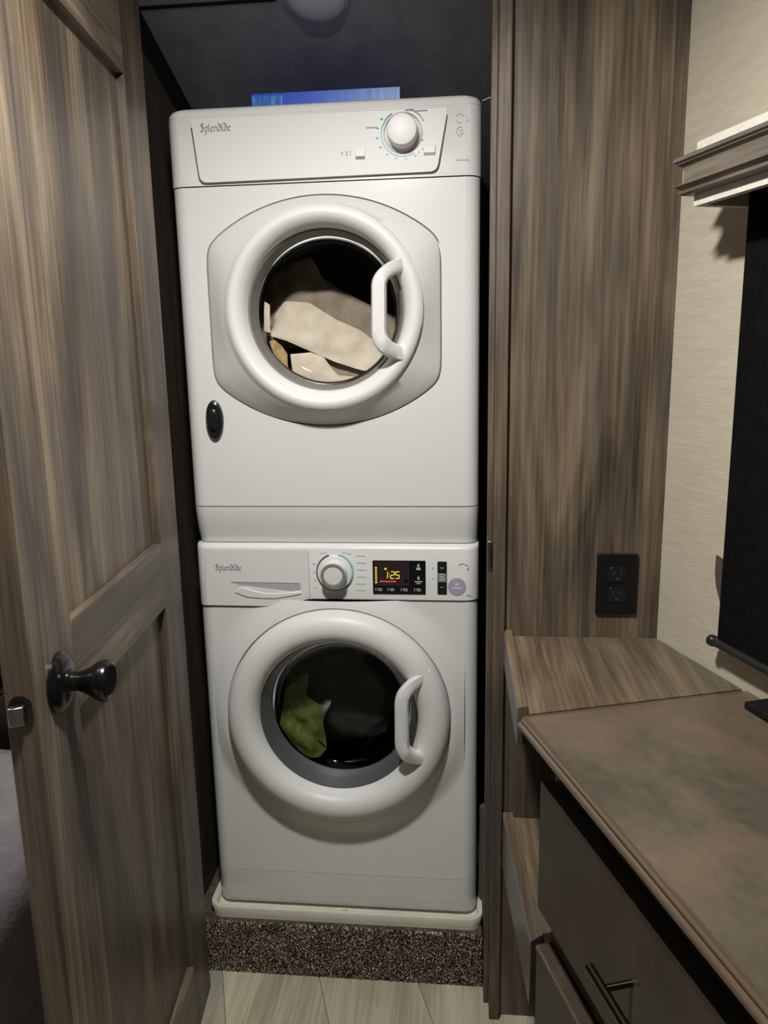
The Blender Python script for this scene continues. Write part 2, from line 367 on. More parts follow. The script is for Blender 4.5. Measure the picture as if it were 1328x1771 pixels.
# carpeted step with pile
st = root('carpeted_step', 'step covered in speckled brown carpet under the white drain pan', 'step', Matrix.Translation((0, 0.0, FLOOR)))
obj('step_body', B(-0.349, 0.3115, -0.036, 0.655, FLOOR, -0.0205), M['carpetb'], st, bevel=0.006)
bm = bmesh.new(); col = bm.loops.layers.color.new('tuft')
pal = [srgb(138, 129, 118), srgb(164, 155, 143), srgb(192, 183, 170), srgb(224, 216, 204), srgb(246, 241, 232), srgb(98, 90, 82)]
wts = [3, 4, 4, 3, 2, 2]
rs = random.Random(9)
for k in range(24000):
    x = rs.uniform(-0.346, 0.310); s = rs.uniform(0, 0.1345)
    z = FLOOR+0.002+s*0.97
    if z < -0.0205: p = Vector((x, -0.036, z)); nrm = Vector((0, -1, -0.12))
    else: p = Vector((x, -0.036+(z+0.028)*0.7, -0.024)); nrm = Vector((0, -0.7, 0.7))
    dr = (nrm+Vector((rs.uniform(-.5, .5), rs.uniform(-.2, .2), rs.uniform(-.5, .5)))).normalized()
    L = rs.uniform(0.004, 0.0075); wd = rs.uniform(0.0009, 0.0015)
    if p.z < FLOOR+0.007: dr.z = abs(dr.z)*0.3
    a = dr.orthogonal().normalized(); b = dr.cross(a); t0 = rs.uniform(0, 2*PI)
    if (p+dr*L).z > -0.0196: continue
    base = [bm.verts.new(p+(a*math.cos(t0+q*2*PI/3)+b*math.sin(t0+q*2*PI/3))*wd) for q in range(3)]
    tip = [bm.verts.new(p+dr*L+(a*math.cos(t0+q*2*PI/3)+b*math.sin(t0+q*2*PI/3))*wd*0.55) for q in range(3)]
    c = rs.choices(pal, wts)[0]
    fs = [bm.faces.new((base[i], base[(i+1) % 3], tip[(i+1) % 3], tip[i])) for i in range(3)]+[bm.faces.new(tip)]
    for f in fs:
        for l in f.loops: l[col] = (*c, 1)
o = obj('carpet_pile', bm, M['carpet'], st); o['kind'] = 'stuff'

# drain pan
pan = root('drain_pan', 'shallow cream plastic drain pan under the washing machine', 'pan', Matrix.Translation((0, 0.3, -0.0195)))
bm = bmesh.new()
N = 0
prof = [(0.0, -0.0195), (0.0, -0.012), (-0.003, 0.004), (-0.001, 0.0085), (0.006, 0.0085), (0.010, 0.004), (0.012, -0.011)]   # outward offset inwards, z
def loop(off):
    return rrect(-0.3115+off, 0.3105-off, -0.030+off, 0.60-off, 0.03-min(off, 0.02)*0.5, 5)
rings = []
for off, z in prof:
    rings.append([bm.verts.new((x, y, z)) for x, y in loop(off)])
for a, b in zip(rings, rings[1:]):
    n = len(a)
    for i in range(n): bm.faces.new((a[i], a[(i+1) % n], b[(i+1) % n], b[i]))
bm.faces.new(rings[0]); bm.faces.new(rings[-1])
obj('pan_tray', bm, M['plastic'], pan, smooth=True, angle=50)
obj('pan_ridge', prism(bmesh.new(), [(-0.01, -0.011), (0.01, -0.011), (0.006, 0.006), (-0.006, 0.006)], -0.0165, -0.012), M['plastic'], pan)

# ================================================================ MACHINES
def plan_profile(w, d, r, n=8):
    out = []
    for k in range(n+1):
        t = R(-90+90*k/n); out.append((w-r+r*math.cos(t), r+r*math.sin(t)))
    out += [(w, d), (-w, d)]
    for k in range(n+1):
        t = R(180+90*k/n); out.append((-w+r+r*math.cos(t), r+r*math.sin(t)))
    return out
def shell(bm, w, d, r, z0, z1):
    P = plan_profile(w, d, r)
    A = [bm.verts.new((x, y, z0)) for x, y in P]; D = [bm.verts.new((x, y, z1)) for x, y in P]
    for i in range(len(P)-1): bm.faces.new((A[i], A[i+1], D[i+1], D[i]))
    return A, D
def annulus(bm, c, hole, x0, x1, z0, z1, fy, rings=14, n=96, top=None):
    """front sheet from a hole outline (radius function) to a rectangle"""
    cx, cz_ = c
    angs = sorted([2*PI*i/n for i in range(n)]+[math.atan2(z-cz_, x-cx) % (2*PI) for x in (x0, x1) for z in (z0, z1)])
    cols = []
    for a in angs:
        ca, sa = math.cos(a), math.sin(a); L = []
        if ca > 1e-9: L.append((x1-cx)/ca)
        if ca < -1e-9: L.append((x0-cx)/ca)
        if sa > 1e-9: L.append((z1-cz_)/sa)
        if sa < -1e-9: L.append((z0-cz_)/sa)
        ro = min(L); ri = hole(a); col_ = []
        for k in range(rings+1):
            t = k/rings; rr = ri+(ro-ri)*t
            x, z = cx+rr*ca, cz_+rr*sa
            col_.append(bm.verts.new((x, fy(x, z, rr), z)))
        cols.append(col_)
    for i in range(len(cols)):
        a, b = cols[i], cols[(i+1) % len(cols)]
        for k in range(rings): bm.faces.new((a[k], a[k+1], b[k+1], b[k]))
def loft(bm, c, rings_, n=96, offs=None):
    """rings_: list of (radius function or number, y)"""
    L = []
    for i_, (rf, y) in enumerate(rings_):
        ring = []
        for i in range(n):
            a = 2*PI*i/n; r = rf(a) if callable(rf) else rf
            ring.append(bm.verts.new((c[0]+r*math.cos(a), y, c[1]+r*math.sin(a))))
        L.append(ring)
    for a, b in zip(L, L[1:]):
        for i in range(n): bm.faces.new((a[i], a[(i+1) % n], b[(i+1) % n], b[i]))
    return bm
# ---- blackletter strokes for the maker's lettering
GL = {  # unit box: x 0..w, z 0..1 (x-height 0.6); each stroke a polyline drawn with a broad nib
 'S': (0.62, [[(.50,.92),(.30,1.0),(.12,.82),(.48,.50),(.50,.18),(.25,.0),(.06,.12)], [(.30,1.0),(.30,.0)], [(.02,.60),(.12,.82)]]),
 'p': (0.46, [[(.08,.62),(.08,-.30)], [(.08,.60),(.34,.60),(.38,.46),(.38,.14),(.26,.02),(.08,.06)], [(0,-.28),(.18,-.32)]]),
 'l': (0.24, [[(.06,1.0),(.06,.10),(.18,.0)]]),
 'e': (0.40, [[(.30,.04),(.12,.02),(.06,.16),(.06,.48),(.20,.62),(.32,.46),(.10,.30)]]),
 'n': (0.50, [[(.06,.62),(.06,.04),(.12,.0)], [(.06,.52),(.30,.62),(.38,.50),(.38,.08),(.46,.0)]]),
 'd': (0.46, [[(.02,.98),(.26,.78),(.38,.52),(.38,.12),(.22,.0),(.08,.10),(.06,.46),(.20,.60),(.38,.50)]]),
 'i': (0.24, [[(.06,.60),(.06,.10),(.18,.0)], [(.04,.84),(.12,.78)]]),
}
def lettering(bm, text, x0, x1, z0, z1, y, t=0.0006):
    W = sum(GL[ch][0] for ch in text); s = (x1-x0)/W; h = (z1-z0)
    nib = Vector((0.040, 0.058)); x = 0; k_ = 0
    for ch in text:
        for st_ in GL[ch][1]:
            for (a, b) in zip(st_, st_[1:]):
                k_ += 1; yy = y-t-k_*0.000002
                q = []
                pa, pb = Vector(a), Vector(b)
                for p in (pa-nib, pa+nib, pb+nib, pb-nib):
                    q.append((x0+(x+p.x)*s, z0+p.y*h))
                ar = sum(q[i][0]*q[(i+1) % 4][1]-q[(i+1) % 4][0]*q[i][1] for i in range(4))
                if abs(ar) < 1e-9: continue
                prism(bm, q, yy, y)
        x += GL[ch][0]
    return bm
def arc_band(bm, c, r0, r1, a0, a1, y0, y1, n=24):
    pts = [(c[0]+r1*math.cos(R(a0+(a1-a0)*k/n)), c[1]+r1*math.sin(R(a0+(a1-a0)*k/n))) for k in range(n+1)]
    pin = [(c[0]+r0*math.cos(R(a0+(a1-a0)*k/n)), c[1]+r0*math.sin(R(a0+(a1-a0)*k/n))) for k in range(n+1)]
    for k in range(n): prism(bm, [pts[k], pts[k+1], pin[k+1], pin[k]], y0, y1)
    return bm
def marks(bm, items, y, t=0.0006):
    for x, z, w_, h_ in items: box(bm, x-w_/2, x+w_/2, y-t, y, z-h_/2, z+h_/2)
    return bm

# ---------------------------------------------------------------- DRYER
dry = root('tumble_dryer', 'white front-loading tumble dryer stacked above the washing machine, beige laundry behind its glass', 'dryer', Matrix.Translation((0, 0.26, 0.856)))
WX = 0.2985; RC = 0.028; DD = 0.53
DC = (-0.005, 1.3215)
def outline(a, g=0.0):
    s = abs(math.sin(a)); c = abs(math.cos(a))
    ra = (0.2285+g)/max(c, 1e-6)
    cen = -0.120; Rr = 0.3385+g
    rb = cen*s+math.sqrt(cen*cen*s*s+Rr*Rr-cen*cen)
    k = 30.0
    return (ra**-k+rb**-k)**(-1/k)
Z0, Z1 = 0.9375, 1.5615
pf = lambda z: -0.0020-0.0045*min(1, max(0, (1.684-z)/0.09))
bm = bmesh.new()
annulus(bm, DC, lambda a: outline(a, 0.0015), -WX+RC, WX-RC, Z0, Z1, lambda x, z, r: 0.0, 3, 192)
shell(bm, WX, DD, RC, Z0, Z1)
# skirt into the gap
loft(bm, DC, [(lambda a: outline(a, 0.0015), 0.0), (lambda a: outline(a, 0.0015), 0.012), (0.165, 0.014), (0.165, 0.05)], 192)
obj('cabinet', bm, M['white'], dry, smooth=True)
# fascia with rounded top
P = plan_profile(WX+0.0015, DD, RC+0.002)
def inset(P, o): 
    out = []
    for x, y in P:
        sx = x*(WX-o)/WX; sy = y+o*max(0, 1-y/ (DD*0.9)); out.append((sx, sy))
    return out
bm = bmesh.new(); lev = [(1.5635, 0), (1.564, 0.0), (1.684, 0.0), (1.6845, 0.0008), (1.6855, 0.0008), (1.686, 0.0), (1.694, 0.0015), (1.700, 0.0055), (1.7035, 0.012), (1.7045, 0.022)]
rg = [[bm.verts.new((x, y-0.0015, z)) for x, y in inset(P, o_)] for z, o_ in lev]
for a, b in zip(rg, rg[1:]):
    n = len(a)
    for i in range(n): bm.faces.new((a[i], a[(i+1) % n], b[(i+1) % n], b[i]))
bm.faces.new(rg[-1]); bm.faces.new(rg[0])
fas = obj('fascia', bm, M['white'], dry, smooth=True, angle=60)
# seams (dark line under fascia, above plinth)
bm = bmesh.new()
Ps = plan_profile(WX-0.001, DD-0.01, RC)
for z0, z1 in ((1.5612, 1.5638), (0.9352, 0.9378)):
    bm = bmesh.new()
    A = [bm.verts.new((x, y+0.001, z0)) for x, y in Ps]; D = [bm.verts.new((x, y+0.001, z1)) for x, y in Ps]
    for i in range(len(Ps)-1): bm.faces.new((A[i], A[i+1], D[i+1], D[i]))
    obj('seam', bm, M['seam'], dry)
# control panel insert: proud trapezoid
pp = rpoly([(-0.2475, 1.683), (0.2375, 1.681), (0.217, 1.571), (-0.2345, 1.568)], [0.001, 0.001, 0.014, 0.014], 5)
bm = bmesh.new()
prism(bm, pp, 0.0, 0.001, lambda x, z: pf(z))
ins = obj('control_panel', bm, M['white3'], dry, smooth=False, bevel=0.0012, seg=2)
# dark rebate behind the insert, right/bottom
bm = bmesh.new(); prism(bm, rpoly([(-0.2500, 1.679), (0.2395, 1.678), (0.2190, 1.5695), (-0.2365, 1.5662)], [0.001, 0.001, 0.014, 0.014], 5), 0.0, 0.001, lambda x, z: pf(z)+0.0012)
obj('panel_rebate', bm, M['seam'], dry)
bm = lettering(bmesh.new(), 'Splendide', -0.2305, -0.170, 1.6590, 1.6735, pf(1.665)); obj('lettering', bm, M['grey'], ins)
# dial
dc = (0.1545, 1.6400); yb = -0.0040
def knob_part(name, prof, mt, par, c, n=40, label=None):
    return obj(name, lathe(bmesh.new(), prof, 'Y', (c[0], 0, c[1]), n), mt, par, smooth=True, label=label)
kb = knob_part('dial', [(0.0, 0.0), (0.0325, 0.0), (0.0325, -0.0072), (0.0315, -0.0082), (0.0290, -0.0086), (0.0275, -0.030), (0.0262, -0.0325), (0.021, -0.0335), (0.0, -0.034)], M['white2'], dry, dc, 48)
obj('dial_collar', arc_band(bmesh.new(), dc, 0.0345, 0.0362, 0, 360, yb-0.0022, yb+0.001, 48), M['pale'], kb)
bm = arc_band(bmesh.new(), dc, 0.0395, 0.0412, 120, 300, yb-0.0017, yb, 24)
obj('dial_scale', bm, M['teal'], ins, label='pale teal arc')
bm = arc_band(bmesh.new(), dc, 0.0420, 0.0440, 28, 72, yb-0.0017, yb, 10)
it = []
for k, a in enumerate(range(100, 330, 22)):
    q = R(a); it.append((dc[0]+0.0485*math.cos(q), dc[1]+0.0475*math.sin(q)*0.95, 0.0045, 0.0022))
obj('dial_numbers', marks(bmesh.new(), [i for i in it if i[1] < 1.678], yb, 0.0018), M['teal'], ins)
mk = [(0.088+i*0.0042, 1.6525, 0.0028, 0.0018) for i in range(5)]
mk += [(0.178+i*0.004, 1.6775, 0.0026, 0.0016) for i in range(6)]+[(0.160+i*0.0036, 1.6795, 0.0024, 0.0014) for i in range(5)]
mk += [(0.040, 1.610, 0.003, 0.006), (0.049, 1.612, 0.004, 0.0025), (0.049, 1.607, 0.004, 0.0025), (0.056, 1.610, 0.0012, 0.010), (0.190, 1.627, 0.003, 0.003), (0.184, 1.606, 0.003, 0.002)]
marks(bm, [(x, z, a, b) for x, z, a, b in mk if z < 1.68], -0.0035, 0.0025)
obj('printing', bm, M['pale'], ins)
bt = obj('button', prism(bmesh.new(), rrect(0.0655, 0.0835, 1.598, 1.6165, 0.002), -0.0075, -0.002), M['white2'], dry, bevel=0.0008)
obj('button_lip', B(0.0660, 0.0830, -0.0078, -0.003, 1.5985, 1.603), M['grey'], bt)
bt = obj('button', prism(bmesh.new(), rrect(0.1925, 0.2145, 1.603, 1.6170, 0.002), -0.0085, -0.002), M['white2'], dry, bevel=0.0012)
obj('button_lip', B(0.1930, 0.2140, -0.0072, -0.003, 1.6005, 1.6028), M['pale'], bt)
# emblem: two curled arrows & number on the right of the fascia
bm = bmesh.new()
arc_band(bm, (0.259, 1.661), 0.0068, 0.0082, 20, 150, -0.0024, -0.001, 8); arc_band(bm, (0.259, 1.661), 0.0068, 0.0082, 190, 300, -0.0024, -0.001, 8)
arc_band(bm, (0.268, 1.659), 0.0050, 0.0062, -60, 80, -0.0024, -0.001, 8)
arc_band(bm, (0.261, 1.639), 0.0072, 0.0086, 80, 280, -0.0024, -0.001, 8); arc_band(bm, (0.263, 1.638), 0.003, 0.0042, 60, 330, -0.0024, -0.001, 8)
marks(bm, [(0.253+i*0.0042, 1.590, 0.003, 0.0022) for i in range(6)], -0.001, 0.0014)
obj('emblem', bm, M['pale'], fas)
# plinth (curves back towards its foot)
bm = bmesh.new(); lev = [(0.9355, 0.0), (0.925, 0.0005), (0.905, 0.004), (0.885, 0.0085), (0.868, 0.0135), (0.860, 0.0165), (0.8565, 0.0185)]
P = plan_profile(WX, DD, RC)
rg = [[bm.verts.new((x*(1-o_*0.25), y+(o_ if y < 0.2 else 0), z)) for x, y in P] for z, o_ in lev]
for a, b in zip(rg, rg[1:]):
    n = len(a)
    for i in range(n): bm.faces.new((a[i], a[(i+1) % n], b[(i+1) % n], b[i]))
bm.faces.new(rg[-1]); bm.faces.new(rg[0])
obj('plinth', bm, M['white'], dry, smooth=True, angle=60)
# door
door = None
GC = (0.0, 1.3255); RR = 0.1925
def blend(t, f0, r1, c0=DC, c1=GC):
    """ring between the outline (centre c0) and a circle (centre c1) measured from c1 centre"""
    return lambda a: f0(a)*(1-t)+r1*t
bm = bmesh.new(); n = 192
L = []
def ring(fn, y):
    r_ = []
    for i in range(n):
        a = 2*PI*i/n; p = fn(a); r_.append(bm.verts.new((p[0], y(p) if callable(y) else y, p[1])))
    L.append(r_)
def pt(t, g, rc):
    def f(a):
        ro = outline(a, g); x0, z0 = DC[0]+ro*math.cos(a), DC[1]+ro*math.sin(a)
        x1, z1 = GC[0]-0.004+rc*math.cos(a), GC[1]-0.001+rc*math.sin(a)
        return (x0*(1-t)+x1*t, z0*(1-t)+z1*t)
    return f
circ = lambda r_: (lambda a: (GC[0]+r_*math.cos(a), GC[1]+r_*math.sin(a)))
ring(pt(0, -0.001, 0.194), 0.012); ring(pt(0, -0.001, 0.194), 0.0005); ring(pt(0, -0.003, 0.194), -0.0018)
ring(pt(0.3, -0.003, 0.194), -0.0110); ring(pt(0.65, -0.003, 0.194), -0.0240); ring(pt(1, -0.003, 0.194), -0.0350)
for r_, y_ in ((0.1915, -0.0390), (0.188, -0.0435), (0.181, -0.0475), (0.173, -0.0480), (0.166, -0.0430), (0.160, -0.0370), (0.1565, -0.029), (0.1535, -0.019), (0.1525, -0.010)): ring(circ(r_), y_)
for a, b in zip(L, L[1:]):
    for i in range(n): bm.faces.new((a[i], a[(i+1) % n], b[(i+1) % n], b[i]))
door = obj('door', bm, M['white2'], dry, smooth=True, angle=55)
obj('glass_rim', lathe(bmesh.new(), [(0.1530, -0.0115), (0.1490, -0.0105), (0.1475, -0.004), (0.1440, 0.004), (0.1430, 0.026), (0.148, 0.028)], 'Y', (GC[0], 0, GC[1]), 96), M['rim'], door, smooth=True)
obj('glass', lathe(bmesh.new(), [(0.1430, 0.025), (0.139, 0.036), (0.132, 0.045), (0.118, 0.050), (0.07, 0.053), (0.0, 0.054)], 'Y', (GC[0], 0, GC[1]), 96), M['glass'], door, smooth=True)
def handle(outer, inner, yf, y_in, thick, par, xr, x_end, r_o=0.016, r_i=0.008):
    N_ = 40
    po = resample(rpoly(outer, [0]+[r_o]*(len(outer)-2)+[0], 5), N_); pi_ = resample(rpoly(inner[::-1], [0]+[r_i]*(len(inner)-2)+[0], 5), N_)
    fy = lambda x: (y_in-yf)*min(1, max(0, (x-xr)/(x_end-xr)))
    bm = bmesh.new(); S_ = []
    for a, b in zip(po, pi_):
        m_ = fy((a.x+b.x)/2); w_ = (b-a); c_ = 0.2
        a1 = a+w_*c_*0.6; b1 = b-w_*c_*0.6
        S_.append([bm.verts.new(p) for p in ((a.x, yf+m_+0.006, a.y), (a1.x, yf+m_+0.001, a1.y), ((a.x+b.x)/2, yf+m_, (a.y+b.y)/2), (b1.x, yf+m_+0.001, b1.y), (b.x, yf+m_+0.006, b.y), (b.x, yf+m_+thick, b.y), (a.x, yf+m_+thick, a.y))])
    for u, v_ in zip(S_, S_[1:]):
        n = len(u)
        for i in range(n): bm.faces.new((u[i], u[(i+1) % n], v_[(i+1) % n], v_[i]))
    bm.faces.new(S_[0]); bm.faces.new(S_[-1])
    return obj('handle', bm, M['white2'], par, smooth=True, angle=50)
handle([(0.166, 1.4240), (0.123, 1.4045), (0.0975, 1.378), (0.0955, 1.266), (0.115, 1.238), (0.164, 1.2225)],
       [(0.159, 1.2515), (0.134, 1.262), (0.1235, 1.275), (0.1250, 1.373), (0.136, 1.384), (0.161, 1.3945)], -0.079, -0.0400, 0.020, door, 0.118, 0.163)
# round black vent cap
vc = (-0.2355, 1.117)
bm = bmesh.new(); lathe(bm, [(0.0, 0.0), (0.0255, 0.0), (0.0265, -0.004), (0.0255, -0.009), (0.0215, -0.012), (0.019, -0.011), (0.015, -0.0115), (0.0145, -0.016), (0.012, -0.018), (0.0, -0.018)], 'Y', (0, 0, 0), 40)
bm.transform(Matrix.Translation((vc[0], -0.0005, vc[1])) @ Matrix.Diagonal((0.68, 1, 1.5, 1)))
vn = obj('vent_cap', bm, M['blackp'], dry, smooth=True, label='black oval cap low on the left')
# drum and interior
def drum(par, c, mt, y0=0.0505, y1=0.46):
    bm = lathe(bmesh.new(), [(0.160, y0-0.018), (0.168, y0), (0.232, y0+0.012), (0.235, y0+0.02), (0.235, y1), (0.2, y1+0.02), (0.06, y1+0.012), (0.0, y1+0.01)], 'Y', (c[0], 0, c[1]), 64)
    d_ = obj('drum', bm, mt, par, smooth=True)
    for k in range(3):
        a = R(50+120*k); bm = bmesh.new()
        prism(bm, [(-0.03, 0.0), (0.03, 0.0), (0.012, 0.05), (-0.012, 0.05)], y0+0.06, y1-0.03)
        bm.transform(Matrix.Translation((c[0], 0, c[1])) @ Matrix.Rotation(a, 4, 'Y') @ Matrix.Translation((0, 0, -0.233)))
        obj('drum_paddle', bm, mt, d_, bevel=0.006)
    return d_
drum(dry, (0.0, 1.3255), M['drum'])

# ---- laundry: cloths drawn as folded sheets with real depth
def cloth(name, top, bot, yf, yb, mt, label, amp=0.006, thick=0.006, nx=28, ny=16, par=None, seed=0, group=None, cat='towel', bulge=0.0):
    """sheet between a top and a bottom edge (x,z); yb depth at top edge, yf at bottom; closed behind to a rounded body"""
    A = resample(top, nx); D = resample(bot, nx); bm = bmesh.new(); G = []; H = []
    for j in range(ny):
        t = j/(ny-1); row = []; rowb = []
        for i in range(nx):
            s = i/(nx-1); q = A[i].lerp(D[i], t)
            y = yb+(yf-yb)*math.sin(t*PI/2)
            e = math.sin(PI*s)**0.5*math.sin(PI*t)**0.5
            y += amp*noise.noise(Vector((q.x*28+seed, q.y*28, seed)))*2*e-bulge*e
            th = thick*(0.25+e*0.75)
            row.append(bm.verts.new((q.x, y, q.y))); rowb.append(bm.verts.new((q.x, y+th+0.03*e*0, q.y)))
        G.append(row); H.append(rowb)
    for j in range(ny-1):
        for i in range(nx-1):
            bm.faces.new((G[j][i], G[j][i+1], G[j+1][i+1], G[j+1][i])); bm.faces.new((H[j][i], H[j][i+1], H[j+1][i+1], H[j+1][i]))
    for i in range(nx-1):
        bm.faces.new((G[0][i], G[0][i+1], H[0][i+1], H[0][i])); bm.faces.new((G[-1][i], G[-1][i+1], H[-1][i+1], H[-1][i]))
    for j in range(ny-1):
        bm.faces.new((G[j][0], G[j+1][0], H[j+1][0], H[j][0])); bm.faces.new((G[j][-1], G[j+1][-1], H[j+1][-1], H[j][-1]))
    return obj(name, bm, mt, par, smooth=True, angle=60, label=label, cat=cat, group=group)
cloth('towel', [(-0.136, 1.295), (-0.128, 1.329), (-0.105, 1.355), (-0.054, 1.350), (0.001, 1.315), (0.052, 1.292), (0.084, 1.268), (0.115, 1.24)],
      [(-0.137, 1.284), (-0.098, 1.272), (-0.047, 1.249), (0.001, 1.228), (0.042, 1.214), (0.064, 1.208), (0.085, 1.216), (0.110, 1.225)],
      0.078, 0.105, M['towel'], 'beige towel folded diagonally across the middle of the dryer window', 0.006, 0.012, 40, 20, seed=2)
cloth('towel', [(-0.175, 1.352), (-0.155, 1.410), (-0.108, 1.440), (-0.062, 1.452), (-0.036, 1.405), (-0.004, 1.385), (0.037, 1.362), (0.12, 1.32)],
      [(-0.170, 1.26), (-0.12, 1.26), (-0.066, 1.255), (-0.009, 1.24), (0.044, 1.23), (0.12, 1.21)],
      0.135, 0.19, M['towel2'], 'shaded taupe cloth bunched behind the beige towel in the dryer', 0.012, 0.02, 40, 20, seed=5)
cloth('towel', [(-0.092, 1.245), (-0.049, 1.248), (-0.022, 1.238), (-0.006, 1.215), (0.008, 1.200), (0.044, 1.197), (0.066, 1.200)],
      [(-0.085, 1.203), (-0.060, 1.192), (-0.035, 1.186), (-0.01, 1.183), (0.019, 1.184), (0.040, 1.190), (0.062, 1.197)],
      0.066, 0.078, M['towel'], 'pale beige towel piece lowest in the dryer window', 0.003, 0.008, 30, 12, seed=8)
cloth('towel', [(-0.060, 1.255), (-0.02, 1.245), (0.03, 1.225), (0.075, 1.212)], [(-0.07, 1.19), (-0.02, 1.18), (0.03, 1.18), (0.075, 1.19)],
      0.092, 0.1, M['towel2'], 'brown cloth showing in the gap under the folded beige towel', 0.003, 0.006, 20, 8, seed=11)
cloth('cloth', [(-0.141, 1.352), (-0.135, 1.349), (-0.130, 1.345)], [(-0.141, 1.294), (-0.134, 1.290), (-0.128, 1.289)],
      0.062, 0.074, M['towel'], 'narrow beige strip of cloth at the left of the dryer window', 0.003, 0.006, 8, 12, seed=13, cat='cloth')
cloth('cloth', [(-0.134, 1.272), (-0.124, 1.276), (-0.108, 1.262), (-0.097, 1.245)], [(-0.118, 1.232), (-0.110, 1.222), (-0.098, 1.212), (-0.094, 1.212)],
      0.060, 0.072, M['tan'], 'small tan wedge standing for a reflection at the lower left of the dryer window', 0.003, 0.006, 14, 10, seed=17, cat='cloth')  # reflection in the dryer glass, modelled as a tan sheet

# ---------------------------------------------------------------- WASHER
was = root('washing_machine', 'white front-loading washing machine below the dryer with a lit display', 'washing machine', Matrix.Translation((0, 0.26, -0.0085)))
WC = (0.0, 0.480); Z0, Z1 = 0.0845, 0.7370
def mound(x, z, r):
    t = max(0.0, min(1.0, (0.300-r)/(0.300-0.243))); s = t*t*(3-2*t)
    return -0.016*s
bm = bmesh.new()
annulus(bm, WC, lambda a: 0.2435, -WX+RC, WX-RC, Z0, 0.7370, lambda x, z, r: mound(x, z, r), 18, 144)
shell(bm, WX, DD, RC, Z0, Z1)
loft(bm, WC, [(0.2435, -0.016), (0.2415, -0.014), (0.2412, 0.006), (0.18, 0.008), (0.18, 0.04)], 144)
obj('cabinet', bm, M['white'], was, smooth=True, angle=45)
# kick panel
bm = bmesh.new(); Pk = plan_profile(WX, DD, RC)
lev = [(0.0835, 0.0), (0.012, 0.002), (0.0, 0.004), (-0.0045, 0.012)]
rg = [[bm.verts.new((x*(1-o_*0.2), y+(o_ if y < 0.2 else 0), z)) for x, y in Pk] for z, o_ in lev]
for a, b in zip(rg, rg[1:]):
    for i in range(len(a)): bm.faces.new((a[i], a[(i+1) % len(a)], b[(i+1) % len(a)], b[i]))
bm.faces.new(rg[-1]); bm.faces.new(rg[0])
obj('kick_panel', bm, M['white'], was, smooth=True, angle=60)
for sx in (-0.25, 0.25):
    for sy in (0.05, 0.47):
        obj('foot', lathe(bmesh.new(), [(0, -0.0035), (0.018, -0.0035), (0.02, -0.0085), (0.0, -0.0085)], 'Z', (sx, sy, -0.002), 20), M['blackp'], was)
# control fascia
zb = lambda x: 0.7195 if x < -0.125 else (0.7195+(0.7385-0.7195)*(lambda t: t*t*(3-2*t))(min(1, (x+0.125)/0.085)))
xs = [-WX+RC+i*(2*(WX-RC))/60 for i in range(61)]
bm = bmesh.new()
PF = plan_profile(WX+0.001, DD, RC)
def fascia_ring(dz, off, topz=None):
    out = []
    for x, y in PF:
        out.append((x*(1-off*0.5), y-0.003+off*(1 if y < 0.3 else 0)))
    return out
# side+corner strips
for seg_ in (PF[:9], PF[10:]):
    pass
lvz = [(None, 0.0), (0.846, 0.0), (0.8515, 0.002), (0.8545, 0.007)]
prevr = None
full = PF[-1:]+[(x, 0.0) for x in xs[1:-1]]+PF[:-1]
def bz(x): return zb(x)+0.001
rg = []
for z, o_ in lvz:
    rg.append([bm.verts.new((x*(1-o_*0.3), y-0.003+(o_ if y < 0.3 else 0), z if z else bz(max(-WX+RC, min(WX-RC, x)) if y < 0.2 else (0.2 if x > 0 else -0.2)))) for x, y in full])
for a, b in zip(rg, rg[1:]):
    n = len(a)
    for i in range(n): bm.faces.new((a[i], a[(i+1) % n], b[(i+1) % n], b[i]))
bm.faces.new(rg[-1])
wf = obj('control_fascia', bm, M['white'], was, smooth=True, angle=60)
# dark seam under the fascia
bm = bmesh.new()
for a, b in zip(xs, xs[1:]): 
    prism(bm, [(a, bz(a)-0.0018), (b, bz(b)-0.0018), (b, bz(b)+0.001), (a, bz(a)+0.001)], -0.0026 if a > -0.05 else -0.0012, 0.001)
obj('seam', bm, M['seam'], was)
bm = bmesh.new(); Ps = plan_profile(WX-0.0008, DD-0.01, RC)
for z0, z1 in ((0.0830, 0.0848),):
    A = [bm.verts.new((x, y+0.001, z0)) for x, y in Ps]; D = [bm.verts.new((x, y+0.001, z1)) for x, y in Ps]
    for i in range(len(Ps)-1): bm.faces.new((A[i], A[i+1], D[i+1], D[i]))
obj('seam', bm, M['pale'], was)
# detergent drawer front with a scooped grip
dx0, dx1, dz1 = -0.2745, -0.0545, 0.8425
def front_with_hole(bm, outer, hole, y, yb):
    O = [bm.verts.new((x, y, z)) for x, z in outer]; H = [bm.verts.new((x, y, z)) for x, z in hole]
    ed = []
    for L_ in (O, H):
        for i in range(len(L_)): ed.append(bm.edges.new((L_[i], L_[(i+1) % len(L_)])))
    bmesh.ops.triangle_fill(bm, use_beauty=True, use_dissolve=False, edges=ed)
    O2 = [bm.verts.new((x, yb, z)) for x, z in outer]; H2 = [bm.verts.new((x, yb, z)) for x, z in hole]
    for a, b in ((O, O2), (H, H2)):
        for i in range(len(a)): bm.faces.new((a[i], a[(i+1) % len(a)], b[(i+1) % len(a)], b[i]))
outer = [(dx0, dz1), (dx1, dz1), (dx1, 0.7445)]+[(x, zb(x)+0.0025) for x in (-0.056, -0.075, -0.095, -0.115, -0.13)]+[(dx0-0.004, 0.7225)]
outer = rpoly(outer, [0.003, 0.003, 0, 0, 0, 0, 0, 0, 0.003], 3)
hole_ = [(-0.225, 0.7745), (-0.072, 0.7735), (-0.072, 0.7555), (-0.095, 0.7530), (-0.125, 0.7505), (-0.150, 0.7510), (-0.175, 0.7560), (-0.2, 0.7645)]
bm = bmesh.new(); front_with_hole(bm, outer, hole_, -0.0048, -0.0015)
